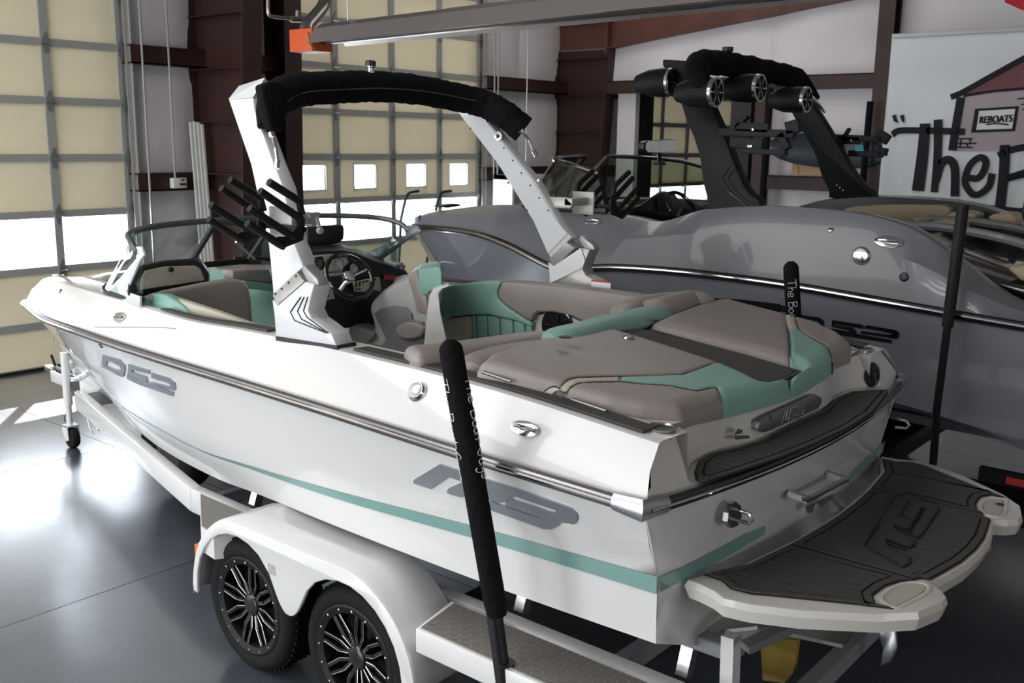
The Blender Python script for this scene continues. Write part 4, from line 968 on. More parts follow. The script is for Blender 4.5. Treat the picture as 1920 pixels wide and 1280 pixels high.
sc1 = MB().prism(X(zg([(60,900),(110,770),(210,735),(330,748),(420,800),(500,860),(545,918),(540,1000),(100,960)]), 2.965), (.06,0,0)).o('coaming_cushion', M['teal'], bt, bev=.012); sc1['label'] = 'teal vinyl panel'
MB().prism(X(zg([(200,740),(340,752),(480,800),(800,905),(1140,1030),(1140,1080),(700,1000),(300,950)]), 2.99), (.05,0,0)).o('coaming_cushion', M['cream'], bt, bev=.01)
# passage seat back towards the bow
MB().prism(Y([(436,507),(506,504),(512,532),(437,524)], 5.95), (0,.12,0)).o('bow_backrest', M['taupe'], bt, bev=.012)
MB().prism(Y([(458,526),(512,533),(512,546),(462,541)], 5.93), (0,.08,0)).o('bow_backrest_band', M['teal'], bt, bev=.006)
for s in (-1, 1):
    for (ya, yb, m) in ((5.75, 6.75, 'teal'), (6.78, 7.55, 'taupe')):
        rows = []
        for i in range(9):
            y = ya+(yb-ya)*i/8
            for a_, b_ in zip(inn, inn[1:]):
                if a_.y <= y <= b_.y: g = a_.lerp(b_, (y-a_.y)/max(1e-6, b_.y-a_.y))
            hw = g.x; rows.append([V((XC+s*(hw-.005), y, g.z-.015)), V((XC+s*(hw-.05), y, g.z+.0)), V((XC+s*(hw-.10), y, g.z-.04)), V((XC+s*(hw-.13), y, 1.15)), V((XC+s*(hw-.005), y, 1.15))])
        MB().grid(rows, closed=True).add(rows[0], [(0,1,2,3,4)]).add(rows[-1], [(4,3,2,1,0)]).o('bow_side_cushion', M[m], bt, smooth=True)
MB().prism([(XC-.72,5.85,1.05),(XC-.25,5.85,1.05),(XC-.2,7.3,1.05),(XC-.3,7.4,1.05),(XC-.62,6.6,1.05)], (0,0,.1)).o('bow_seat', M['taupe'], bt, bev=.02)
MB().prism([(XC+.72,5.85,1.05),(XC+.25,5.85,1.05),(XC+.2,7.3,1.05),(XC+.3,7.4,1.05),(XC+.62,6.6,1.05)], (0,0,.1)).o('bow_seat', M['taupe'], bt, bev=.02)
# bow light and bow eye
MB().box((XC-.035,8.02,1.385),(XC+.035,8.14,1.402)).o('bow_light', M['chrome'], bt, bev=.004)
# helm
hc = MB().prism(Y([(557,474),(600,470),(642,468),(668,474),(700,488),(735,498),(760,508),(775,530),(765,560),(735,585),(700,610),(560,625)], 5.02), (.22,.26,0)).o('helm_console', M['black'], bt, bev=.012)
MB().prism(Y(zc([(60,135),(180,105),(310,95),(400,92),(520,140),(538,185),(470,235),(430,285),(330,285),(190,318),(100,325)]), 5.015), (0,-.01,0)).o('dash_panel', M['cream'], hc, bev=.002)
MB().prism(Y(zc([(60,330),(460,288),(470,322),(160,352),(70,380)]), 5.012), (0,-.02,0)).o('dash_lip', M['cream'], hc, bev=.002)
MB().prism(Y(zc([(133,133),(247,117),(292,258),(170,272)]), 5.003), (0,-.012,0)).o('display', M['gloss'], hc, bev=.002)
MB().prism(Y(zc([(155,150),(240,138),(262,222),(178,235)]), 4.990), (0,-.003,0)).o('screen', M['screen'], hc)
for q, r in (((430,205), .042), ((590,260), .035)):
    p = Y(zc([q]), 5.003)[0]; g_ = MB().lathe(p, (0,-1,.25), [(r,0),(r,.012),(r*.86,.014)], 24).o('gauge', M['chrome'], hc, smooth=True)
    MB().lathe(p, (0,-1,.25), [(r*.87,.008),(0,.008)], 24).o('dial', mat('dial%d' % q[0], (.45,.45,.46), .4), g_)
for L, bs in (([(235,425),(330,410),(345,470),(376,575),(200,612)], [(245,468),(285,462),(322,455),(238,500),(280,495),(320,488)]), ([(585,400),(700,372),(860,345),(880,470),(872,500),(740,470),(700,500),(605,500)], [(625,412),(665,402),(705,395),(740,388),(800,380),(835,372),(620,440),(660,432),(810,400),(630,480),(665,478)])):
    sw = MB().prism(Y(zc(L), 4.985), (0,-.02,0)).o('switch_panel', M['cream'], hc, bev=.002)
    for q in bs:
        MB().lathe(Y(zc([q]), 4.963)[0], (0,-1,0), [(.0085,0),(.007,.008),(0,.009)], 10).o('switch', M['black'], sw)
MB().prism(Y(zc([(225,552),(322,532),(330,562),(228,580)]), 4.962), (0,-.003,0)).o('radio_slot', M['black'], hc)
MB().prism(Y(zc([(932,322),(1045,330),(1045,378),(935,370)]), 5.0), (0,-.008,0)).o('warning_label', M['red'], hc)
MB().lathe(Y(zc([(1100,215)]), 5.0)[0], (0,-1,0), [(.022,0),(.022,.02),(.018,.024),(0,.024)], 18).o('knob', M['chrome'], hc, smooth=True)
wc_ = P(655,518,'y',4.83); ax = V((-.12,-.78,.62)).normalized(); u1 = ax.cross(V((1,0,0))).normalized(); u2 = ax.cross(u1)
wh = MB().tube([wc_+(u1*math.cos(t)+u2*math.sin(t))*.160 for t in [k*2*PI/40 for k in range(40)]], .016, 10, closed=True).o('steering_wheel', M['gloss'], bt, smooth=True)
MB().lathe(wc_-ax*.02, ax, [(0,.03),(.035,.03),(.042,.02),(.042,-.0),(.02,-.06),(.02,-.16)], 24).o('wheel_hub', M['chrome'], wh, smooth=True)
for t in (.55, 2.2, 4.9):
    dv = u1*math.cos(t)+u2*math.sin(t); MB().beam(wc_-ax*.01+dv*.035, wc_+dv*.150, .022, .010).o('spoke', M['chrome'], wh)
# driver seat
dx = 4.36
body = MB().prism(X(zc([(1200,370),(1240,290),(1300,265),(1513,235),(1560,300),(1560,560),(1500,900),(1480,1130),(1250,1200),(900,1110),(740,1080),(810,990),(840,900),(780,700),(800,640),(900,540),(1050,430)]), dx+.015), (.17,.155,0)).o('helm_seat', M['lgrey'], bt, bev=.03, seg=4)
MB().prism(X(zc([(1240,290),(1300,268),(1330,500),(1400,545),(1420,740),(1300,720),(1240,470),(1203,375)]), dx+.012), (-.008,0,0)).o('seat_side_panel', M['taupe'], body, bev=.003)
MB().prism(X(zc([(835,740),(900,690),(1050,652),(1180,672),(1240,740),(1250,812),(1370,830),(1380,1130),(1140,1200),(900,1110),(965,1020),(920,920)]), dx+.012), (-.012,0,0)).o('seat_side_panel', M['dgrey'], body, bev=.004)
hp = MB().prism(X(zc([(1302,262),(1430,240),(1513,232),(1545,250),(1560,300),(1560,460),(1430,500),(1400,540),(1340,530),(1312,490)]), dx-.012), (.22,.20,0)).o('seat_headrest', M['teal'], body, bev=.02, seg=4); hp['label'] = 'teal vinyl headrest'
MB().prism([P(560+(1200+150*math.cos(a))/5.82, 460+(930+92*math.sin(a))/5.82, 'x', dx-.03) for a in [k*2*PI/20 for k in range(20)]], (.05,0,0)).o('seat_bolster', M['taupe'], body, bev=.012, seg=3)
MB().prism(X(zc([(550,900),(620,880),(830,950),(835,985),(740,1080),(640,1120),(550,1060)]), dx-.02), (.17,.16,0)).o('seat_cushion', M['dgrey'], body, bev=.015, seg=3)
MB().box((4.36,4.15,.785),(4.50,4.29,1.05)).o('seat_pedestal', M['steel'], body)
# starboard bench
B7 = lambda L, x=4.72: X(cz7(L), x)
sb_ = MB().prism(B7([(235,412),(262,398),(300,395),(345,392),(1580,465),(1420,640),(1300,900),(180,800),(205,560)], 4.74), (.10,0,0)).o('bench_shell', M['liner'], bt, bev=.008)
MB().prism(B7([(205,560),(222,450),(250,410),(300,394),(350,388),(300,412),(278,440),(290,560),(326,720),(335,820),(180,820)], 4.28), (.1,.1,0)).o('bench_end_panel', M['gel'], bt, bev=.008)
tb_ = MB().prism(B7([(262,425),(300,398),(345,390),(500,366),(620,360),(672,363),(646,425),(650,470),(690,510),(800,585),(864,622),(866,655),(760,612),(580,572),(480,574),(292,592),(275,500)], 4.66), (.13,0,0)).o('bench_back_insert', M['teal'], bt, bev=.02, seg=4); tb_['label'] = 'teal vinyl insert'
MB().prism(B7([(674,364),(800,372),(1060,396),(1300,424),(1560,462),(1590,480),(1500,540),(1420,600),(1300,636),(1200,622),(1110,580),(1000,556),(900,556),(870,580),(862,616),(800,582),(692,506),(652,468),(650,425)], 4.655), (.135,0,0)).o('bench_back_cushion', M['taupe'], bt, bev=.022, seg=4)
MB().prism(B7([(300,600),(475,578),(487,650),(470,800),(325,800)], 4.675), (.08,0,0)).o('bench_panel', M['cream'], bt, bev=.01)
pl_x = [480, 510, 580, 660, 745, 820, 866]
for a, b in zip(pl_x, pl_x[1:]):
    ya = 574+max(0, a-580)*.18; yb = 574+max(0, b-580)*.18
    MB().prism(B7([(a+3,ya),(b-2,yb),(b+8,820),(a+15,820)], 4.675), (.08,0,0)).o('bench_pleat', M['teal'], bt, bev=.012, seg=3)
MB().prism(B7([(868,820),(872,610),(900,572),(1000,560),(1110,584),(1200,628),(1300,640),(1260,820)], 4.70), (.06,0,0)).o('speaker_recess', M['gelin'], bt, bev=.004)
so_ = MB().lathe(P(1046,612,'x',4.695), (-1,0,0), [(.115,0),(.115,.012),(.10,.016),(.03,.006),(0,.012)], 32).o('cockpit_speaker', M['gloss'], bt, smooth=True)
for k in range(8):
    an = k*PI/4; c0 = P(1046,612,'x',4.68); MB().beam(c0+V((0,.02*math.cos(an),.02*math.sin(an))), c0+V((0,.095*math.cos(an),.095*math.sin(an))), .005, .006).o('speaker_spoke', M['black'], so_)
MB().box((4.30,2.75,.79),(4.74,4.4,1.16)).o('bench_seat', M['lgrey'], bt, bev=.03, seg=3)
MB().box((XC-.85,2.70,.79),(XC+.84,3.10,1.16)).o('lounge_seat', M['lgrey'], bt, bev=.03, seg=3)
MB().box((XC-.85,2.55,1.16),(XC+.84,2.72,1.66)).o('lounge_back', M['taupe'], bt, bev=.03, seg=3)
MB().box((XC-.9,2.72,.79),(XC-.55,3.4,1.16)).o('lounge_seat', M['lgrey'], bt, bev=.03, seg=3)
# running gear under the stern
rg = MB().prism([P(u, v, 'x', 3.88) for u, v in ((1640,1175),(1678,1180),(1682,1215),(1672,1240),(1650,1250),(1655,1215))], (.02,0,0)).o('rudder', M['steel'], bt, bev=.004)
MB().prism([P(u, v, 'z', .72) for u, v in ((1290,1172),(1345,1160),(1440,1155),(1600,1190),(1580,1215),(1420,1180),(1330,1190))], (0,0,.015)).o('surf_tab', M['steel'], bt)
for s in (-1, 1):
    MB().beam((XC+s*.5,1.62,.86),(XC+s*.5,1.30,.955), .05, .04).o('platform_strut', M['steel'], bt)
# ================================================================== TRAILER
tr = empty('boat_trailer', (XC, 4.6, 0), 'white tandem axle boat trailer with black wheels under the white boat', 'trailer')
for s in (-1, 1):
    g = lambda x, y, z: V((XC+s*(XC-x), y, z))
    path = [g(3.66,7.45,.50), g(3.02,4.85,.50), g(3.0,4.2,.50), g(3.0,1.25,.50)]
    for a, b in zip(path, path[1:]):
        MB().beam(a, b, .07, .14).o('frame_rail', M['trailer'], tr, bev=.006)
    MB().beam(g(3.15,4.9,.66), g(3.15,1.5,.70), .10, .06).o('bunk_board', M['trailgrey'], tr, bev=.01)
    for y in (4.4, 3.4, 2.5, 1.7): MB().beam(g(3.10,y,.55), g(3.14,y,.66), .05, .05).o('bunk_bracket', M['steel'], tr)
    # fender
    out = []
    Rf = .385
    yc1, yc2, zc_ = 3.80, 3.04, .335
    for k in range(13): an = PI*(-.02)+k/12*PI*.52; out.append((yc1+Rf*math.cos(an), zc_+.43*math.sin(an)))
    for k in range(13): an = PI*.5+k/12*PI*.50; out.append((yc2+(Rf+.04)*math.cos(an), zc_+.43*math.sin(an)))
    inn_ = []
    for k in range(10): an = PI*.98-k/9*PI*.66; inn_.append((yc2+.352*math.cos(an), zc_+.365*math.sin(an)))
    inn_ = [(yc2-.352, .30)]+inn_
    inn_ += [(p.x, p.y) for p in cr([V(q+(0,)) for q in ((3.285,.585),(3.345,.48),(3.385,.435),(3.42,.425),(3.455,.435),(3.495,.48),(3.555,.585))], 4)]
    for k in range(10): an = PI*.66-k/9*PI*.66; inn_.append((yc1+.352*math.cos(an), zc_+.365*math.sin(an)))
    inn_.append((yc1+.352, .30))
    xo = XC+s*(XC-2.565); xi = XC+s*(XC-2.86)
    fo = MB().prism([V((xo, y, z)) for y, z in out+inn_], V((-s*.022,0,0))).o('fender', M['trailer'], tr, bev=.006)
    sh = MB(); n = len(out); cs_ = [0, .02, .07, 1]; dz = [-.016, .0, .008, .008]
    sh.grid([[V((xo+(xi-xo)*c, y, z)) for y, z in [(yc1+(y-yc1)*1 if y > yc1 else y, z+dz[i]) for y, z in out]] for i, c in enumerate(cs_)])
    shell = sh.o('fender_top', M['trailer'], fo, smooth=True); so = shell.modifiers.new('s','SOLIDIFY'); so.thickness = .008
    MB().grid([[V((xi, y, z)) for y, z in out], [V((xi, y, z-.07)) for y, z in out]]).o('fender_flange', M['black'], fo)
    if s < 0:
        for k in range(5): MB().box((xo-.003, 3.50, .635-k*.010), (xo-.001, 3.555, .638-k*.010)).o('sticker_text', mat('print_brown%d' % k, (.35,.25,.22), .6), fo)
    # wheels
    for yc in (yc1, yc2):
        c0 = V((XC+s*(XC-2.62), yc, .328)); a_ = V((s,0,0))
        wh_ = sub('wheel', tr, c0)
        prof = [(.240,-.002),(.246,.004),(.262,.010),(.285,.012),(.305,.004),(.318,-.010),(.326,-.03),(.328,-.10),(.326,-.19),(.315,-.215),(.285,-.225),(.24,-.215)]
        MB().lathe(c0, a_, prof, 48).o('tyre', M['rubber'], wh_, smooth=True)
        tb2 = MB()
        for k in range(56):
            an = 2*PI*k/56; r_ = .3295
            for j, w0 in enumerate((-.04,-.085,-.13,-.175)):
                p = c0+a_*w0+V((0,math.cos(an+.05*j),math.sin(an+.05*j)))*r_; t_ = V((0,-math.sin(an+.05*j),math.cos(an+.05*j)))
                tb2.beam(p-t_*.012+a_*.012, p+t_*.012-a_*.012, .010, .012)
        tb2.o('tread_blocks', M['rubber'], wh_)
        MB().lathe(c0, a_, [(.244,-.004),(.246,.006),(.236,.010),(.206,.0),(.200,-.03),(.20,-.17)], 48).o('rim', M['satin'], wh_, smooth=True)
        MB().lathe(c0, a_, [(.20,-.12),(0,-.12)], 32).o('rim_barrel', M['black'], wh_)
        MB().lathe(c0, a_, [(.056,-.10),(.060,-.03),(.048,-.012),(.030,-.008),(0,-.008)], 24).o('hub_cap', M['gloss'], wh_, smooth=True)
        for k in range(16):
            an = 2*PI*k/16; p = c0+V((0,math.cos(an),math.sin(an)))*.224
            MB().lathe(p+a_*.004, a_, [(.0055,0),(.0055,.006),(0,.007)], 8).o('rim_bolt', M['chrome'], wh_)
        for k in range(8):
            an = 2*PI*k/8+.2; e = lambda r, d: c0+V((0,math.cos(an+d),math.sin(an+d)))*r
            sp_ = MB()
            for sg in (-1, 1):
                A_, B_, C_ = e(.05, sg*.12)-a_*.03, e(.115, sg*.20)-a_*.022, e(.205, sg*.09)-a_*.010
                sp_.beam(A_, B_, .022, .018); sp_.beam(B_, C_, .018, .016)
            sp_.o('spoke', M['gloss'], wh_)
            hl = MB()
            for sg in (-1, 1):
                A_, B_, C_ = e(.058, sg*.20)-a_*.019, e(.115, sg*.26)-a_*.011, e(.200, sg*.125)-a_*.0005
                hl.tube([A_, B_, C_], .0017, 6)
            hl.o('milled_edge', M['chrome'], wh_)
    MB().beam(g(2.82,yc1,.33), g(3.88,yc1,.33), .06, .06).o('axle', M['black'], tr)
    MB().beam(g(2.82,yc2,.33), g(3.88,yc2,.33), .06, .06).o('axle', M['black'], tr)
    # steps with diamond plate
    zs_ = .65
    q_ = [g(2.56,2.60,zs_), g(2.83,2.66,zs_), g(2.83,1.15,zs_), g(2.56,1.15,zs_)]
    st_ = MB().prism([p-z_*.004 for p in q_], -z_*.10).o('step', M['trailer'], tr, bev=.004)
    qi = [g(2.575,2.585,zs_), g(2.815,2.63,zs_), g(2.815,1.16,zs_), g(2.575,1.16,zs_)]
    MB().prism([p-z_*.004 for p in qi], z_*.006).o('tread_plate', M['tread'], st_)
    dm = MB()
    for i in range(8):
        for j in range(48):
            x_, y_ = 2.59+i*.031, 1.18+j*.0295; c0 = g(x_, y_, zs_+.0025); dd_ = V((.008,.008,0)) if (i+j) % 2 else V((.008,-.008,0)); dm.beam(c0-dd_, c0+dd_, .004, .003)
    tag(dm.o('tread_bars', mat('tread_bar%d' % s, (.36,.33,.30), .35, .7), st_), kind='stuff')
    if s < 0:
        q_ = [P(u, v, 'z', .66) for u, v in ((374,924),(468,965),(480,990),(400,1000),(376,985))]
        st2 = MB().prism([p-z_*.004 for p in q_], -z_*.13).o('front_step', M['trailer'], tr)
        MB().prism([p.lerp(sum(q_, V())/5, .05) for p in q_], z_*.004).o('tread_plate', M['tread'], st2)
        MB().box((q_[4].x-.02, q_[4].y-.01, .50), (q_[4].x+.01, q_[4].y+.03, .56)).o('marker_lamp', M['amber'], tr)
    # guide pole with printed sleeve
    b0 = P(948,1243,'z',.655); t0 = P(845,652,'x',2.485)
    if s > 0: b0 = V((2*XC-b0.x, b0.y, b0.z)); t0 = P(1483,500,'x',5.27)
    gp_ = MB().tube([b0-z_*.12, b0.lerp(t0, .4)], .031, 12).o('guide_pole', M['black'], tr, smooth=True)
    dv = (t0-b0); e0_ = b0+dv*.16
    sl = MB().tube([e0_, b0+dv*.2, b0+dv*.6, b0+dv*.97, b0+dv*1.0, b0+dv*1.012, b0+dv*1.025], [.036,.042,.0425,.043,.042,.034,.016], 20).o('pole_cover', M['cloth'], gp_, smooth=True)
    MB().lathe(b0, (0,0,1), [(.036,0),(.036,.006),(0,.006)], 14).o('pole_flange', M['black'], gp_)
for y in (4.8, 2.0, 1.35): MB().beam((3.0,y,.47),(2*XC-3.0,y,.47), .06, .08).o('cross_member', M['trailgrey'], tr)
MB().beam((3.66,7.40,.50),(2*XC-3.66,7.40,.50), .07, .12).o('cross_member', M['trailer'], tr)
MB().beam((3.05,1.48,.05+.4),(3.07,1.50,.80), .06, .05).o('rear_post', M['trailer'], tr)
MB().beam((3.02,1.42,.80),(3.25,1.30,.86), .05, .03).o('guide_bracket', M['steel'], tr)
MB().prism([P(u, v, 'x', 3.55) for u, v in ((1425,1195),(1495,1200),(1488,1260),(1470,1280),(1430,1275))], (.03,0,0)).o('stern_pad', M['yellow'], tr)
# tongue, coupler, jack, winch bits
MB().beam((XC,7.38,.50),(XC,8.30,.52), .08, .10).o('tongue', M['trailer'], tr, bev=.006)
MB().beam((XC,8.22,.56),(XC,8.42,.57), .07, .06).o('coupler', M['steel'], tr, bev=.015)
MB().beam((XC,8.28,.60),(XC,8.34,.69), .015, .02).o('coupler_latch', M['black'], tr)
MB().beam((XC-.01,7.80,.52),(XC-.02,8.25,.60), .04, .035).o('tongue_cover', M['black'], tr, bev=.01)
jx = P(137,832,'z',0.03); jx = V((jx.x, jx.y, 0))
jk = MB().tube([jx+V((0,.03,.36)), jx+V((0,.03,.80))], .035, 16).tube([jx+V((0,.03,.16)), jx+V((0,.03,.4))], .024, 14).o('jack_tube', M['trailer'], tr, smooth=True)
MB().lathe(jx+V((-.035,0,.085)), (1,0,0), [(0,0),(.05,0),(.078,.006),(.085,.02),(.085,.05),(.078,.064),(.05,.07),(0,.07)], 24).o('jack_wheel', M['rubber'], jk, smooth=True)
for sx_ in (-.05, .045): MB().prism([jx+V((sx_,-.03,.075)), jx+V((sx_,.02,.06)), jx+V((sx_,.075,.15)), jx+V((sx_,.06,.19)), jx+V((sx_,-.02,.19))], (.006,0,0)).o('wheel_fork', M['trailer'], jk)
MB().beam(jx+V((-.05,.02,.188)), jx+V((.05,.02,.188)), .09, .012).o('fork_top', M['trailer'], jk)
MB().beam(jx+V((0,.03,.52)), (XC,7.8,.52), .05, .08).o('jack_mount', M['steel'], jk)
MB().tube(cr([jx+V((.04,.0,.48)), jx+V((.07,-.08,.40)), jx+V((.07,-.12,.30)), jx+V((.08,-.15,.18)), jx+V((.08,-.2,.14))], 8), .006, 6).o('safety_chain', M['steel'], tr, smooth=True)
hk = jx+V((.1,-.25,.20)); MB().tube([hk+V((0,.02*math.sin(t),-.025*math.cos(t))) for t in [k*.5 for k in range(11)]], .006, 6).o('chain_hook', M['steel'], tr, smooth=True)
MB().tube(cr([hk+V((0,0,.03)), hk+V((0,.03,.15)), jx+V((.05,0,.50))], 6), .005, 6).o('safety_chain', M['steel'], tr, smooth=True)
MB().tube(cr([V((XC-.02,8.0,.50)), V((XC-.03,8.02,.30)), jx+V((.0,.12,.22)), jx+V((0,.05,.2))], 6), .005, 6).o('cable', M['black'], tr, smooth=True)
MB().beam((XC,7.55,.55),(XC,7.62,.92), .07, .07).o('winch_post', M['trailer'], tr)
MB().lathe((XC-.06,7.60,.86), (1,0,0), [(0,0),(.05,0),(.05,.12),(0,.12)], 16).o('winch_drum', M['black'], tr)
sp2 = V((3.66,6.25,.36)); sw_ = sub('spare_wheel', tr, sp2)
MB().lathe(sp2, (-1,0,0), [(.19,0),(.24,.012),(.285,.012),(.318,-.01),(.328,-.03),(.328,-.17),(.315,-.20),(.24,-.2)], 40).o('tyre', M['rubber'], sw_, smooth=True)
MB().lathe(sp2, (-1,0,0), [(.19,0),(.18,-.03),(.06,-.05),(0,-.05)], 32).o('rim', M['gloss'], sw_, smooth=True)
# lettering on the pole sleeves: handwritten strokes
GL = {'T':[[(0,.95),(.75,1.0)],[(.4,1.0),(.36,.5),(.38,0)]],'h':[[(.05,1.0),(.03,0)],[(.04,.35),(.2,.55),(.36,.4),(.38,0)]],
'e':[[(.02,.28),(.35,.33),(.38,.5),(.2,.6),(.03,.35),(.08,.05),(.25,0),(.42,.12)]],'B':[[(.08,1.0),(.1,0)],[(.0,.95),(.45,.95),(.5,.7),(.12,.52),(.55,.45),(.58,.12),(.3,0),(.05,.03)]],
'o':[[(.2,.55),(.02,.35),(.1,.02),(.33,.05),(.38,.35),(.2,.55)]],'a':[[(.36,.5),(.15,.55),(.02,.25),(.12,.0),(.32,.15),(.37,.5),(.38,0)]],
't':[[(.2,.95),(.2,.0)],[(-.1,.62),(.6,.68)]],'G':[[(.5,.85),(.3,1.0),(.05,.6),(.15,.1),(.4,.05),(.48,.45),(.28,.45)]],'u':[[(.03,.55),(.06,.08),(.25,.0),(.35,.2),(.36,.55)],[(.36,.3),(.4,0)]],
'y':[[(.03,.55),(.1,.2),(.3,.2)],[(.38,.55),(.3,-.2),(.1,-.4),(.0,-.25)]],'s':[[(.35,.5),(.15,.58),(.05,.4),(.33,.2),(.2,0),(.0,.08)]]}
AD = {'T':.8,'h':.5,'e':.5,'B':.7,'o':.48,'a':.5,'t':.45,'G':.65,'u':.5,'y':.45,'s':.45,' ':.35}
def pole_text(words, b0, t0, s0, h, ang, par, adv, r=.0445):
    ax_ = (t0-b0).normalized(); to = (CAM-t0); to = (to-ax_*to.dot(ax_)).normalized(); sd2 = ax_.cross(to)
    pos = s0
    for ch in words:
        for st in GL.get(ch, []):
            pts = []
            for p in cr([V((x, y, 0)) for x, y in st], 4):
                th_ = ang+(p.y-.5)*h/r; pts.append(t0-ax_*(pos+p.x*h*adv)+(to*math.cos(th_)+sd2*math.sin(th_))*r)
            MB().tube(pts, .0016, 5).o('printed_letter', M['whiteink'], par)
        pos += AD.get(ch, .5)*h*adv
sl1, sl2 = [o for o in bpy.data.objects if o.name.startswith('pole_cover')]
b0 = P(948,1243,'z',.655); t0 = P(845,652,'x',2.485)
for sg in (-1, 1): pole_text('The Boat Guys', b0, t0, .10, .05, sg*1.32, bpy.data.objects['guide_pole'], 1.15)
t0 = P(1483,500,'x',5.27); b0 = V((2*XC-P(948,1243,'z',.655).x, P(948,1243,'z',.655).y, .655))
pole_text('The Boat Guys', b0, t0, .07, .05, .0, bpy.data.objects['guide_pole.001'], 1.15)
# ================================================================== THE GREY BOAT
XG = 7.2
gb = empty('grey_wakeboard_boat', (XG, 3.8, .6), 'glossy grey wakeboard boat with black tower and black hull lettering behind the white boat', 'boat')
XW, XC = XC, XG      # helpers below mirror about this boat's centreline
RG = [(1.18,.3,1.52),(1.2,1.29,1.568),(1.23,2.0,1.62),(1.25,2.7,1.665),(1.25,3.4,1.676),(1.25,4.0,1.655),(1.25,4.42,1.603),(1.22,4.60,1.61),(1.05,5.2,1.725),(.8,5.85,1.76),(.35,6.9,1.71),(0,7.35,1.66)]
GG = [(1.10,.3,1.57),(1.13,1.29,1.66),(1.1,2.0,2.065),(1.1,2.7,2.143),(1.1,3.33,2.10),(1.03,3.75,1.985),(.95,4.1,2.0),(.88,4.6,2.02),(.75,5.2,2.01),(.58,5.85,1.97),(.25,6.85,1.84),(0,7.25,1.76)]
CG = [(1.1,.3,.88),(1.12,1.29,.91),(1.15,2.0,1.0),(1.15,2.7,.98),(1.12,3.4,.96),(1.05,4.0,.93),(.98,4.42,.9),(.95,4.6,.9),(.8,5.2,.9),(.6,5.85,.9),(.2,6.5,.92),(0,6.75,.95)]
KG = [(0,y,max(.52,z-.4)) for h, y, z in CG[:-1]]+[(0,6.74,.94)]
rg, gg, cg, kg = map(cs, (RG, GG, CG, KG))
hg_ = MB(); cur = [lerp(rg, cg, t) for t in (0,.2,.4,.6,.8,1)]+[lerp(cg, kg, t) for t in (.5,1)]
for c in cur[1:5]:
    for p in c: p.x += .0
sidegrid(hg_, cur)
for s in (-1, 1): hg_.grid([[V((XG+s*h, .3, z)) for h, z in ((0,.52),(1.1,.88))], [V((XG+s*h, .3, z)) for h, z in ((0,1.52),(1.18,1.52))]])
hullg = hg_.o('hull', M['greyhull'], gb, smooth=True, sharp=30)
shl = [r.lerp(g, .55)+V((.05 if r.x > .1 else 0, 0, .03)) for r, g in zip(rg, gg)]
ig = cs([(max(0, h-.17 if i < 10 else h-.1), y-(.12 if i == 11 else 0), z-.005) for i, (h, y, z) in enumerate(GG)])
lowg = [V((max(0, min(p.x-.02, c.x-.02)), min(p.y, 6.5), 1.25)) for p, c in zip(ig, cg)]
dg_ = MB(); sidegrid(dg_, [rg, [V((max(0,p.x-.01), p.y, p.z+.02)) for p in rg], shl, gg, [V((max(0, p.x-.02), p.y, p.z+.006)) for p in gg], ig])
deckg = dg_.o('deck', M['greydeck'], gb, smooth=True, sharp=32)
lg_ = MB(); sidegrid(lg_, [[p-V((0,0,.003)) for p in ig], lowg]); lg_.o('cockpit_liner', M['black'], gb, smooth=True)
MB().box((XG-.85,.5,1.20),(XG+.85,4.9,1.24)).o('cockpit_floor', M['black'], gb)
for s in (-1, 1):
    tk = wl(rg, s)
    MB().tube([p+V((s*.014,0,0)) for p in tk], .022, 8, flat=(.8,1.3)).o('rub_rail', M['gloss'], gb, smooth=True)
    MB().tube([p+V((s*.030,0,.002)) for p in tk], .011, 8).o('rail_insert', M['chrome'], gb, smooth=True)
bpy.context.view_layer.update()
GH, GD = bvh(hullg), bvh(deckg)
z3 = lambda L: [(1390+x/5.486, 480+y/5.486) for x, y in L]
gbd = sub('model_badge', gb, (6.0, 2.4, 1.4))
for L in ([(-380,425),(0,445),(400,490),(395,600),(30,520),(-380,500)],
          [(400,500),(600,545),(620,600),(580,598),(400,560)],
          [(580,598),(800,628),(852,662),(845,700),(870,735),(800,735),(580,692),(585,665),(815,700),(815,690),(780,662),(580,635)],
          [(940,655),(1240,702),(1262,718),(1250,742),(975,695),(965,708),(1140,732),(1182,765),(1185,800),(1100,800),(850,745),(900,738),(1120,775),(1110,760),(930,720)],
          [(1290,708),(1590,758),(1624,785),(1618,830),(1590,845),(1225,790),(1240,768),(1550,808),(1555,792),(1265,735)],
          [(850,745),(1200,800),(1550,860),(1540,888),(1200,838),(990,805)]):
    badge(z3(L), 'badge_letter', M['gloss'], GH, gbd, .004, .008, fb=('x',5.97))
disc(1615, 479, .055, 'docking_light', M['chrome'], GD, gb, .025, fb=('x',6.05))
disc(1695, 519, .028, 'speaker_port', M['black'], GD, gb, .006, fb=('x',6.0))
disc(1558, 431, .018, 'snap_fitting', M['chrome'], GD, gb, .01, fb=('x',6.05))
disc(787, 409, .035, 'nav_light', M['black'], GD, gb, .01, fb=('x',6.9))
cleat(1667, 454, GD, gb, .17, fb=('x',6.08)); cleat(1112, 416, GD, gb, .15, fb=('x',6.35))
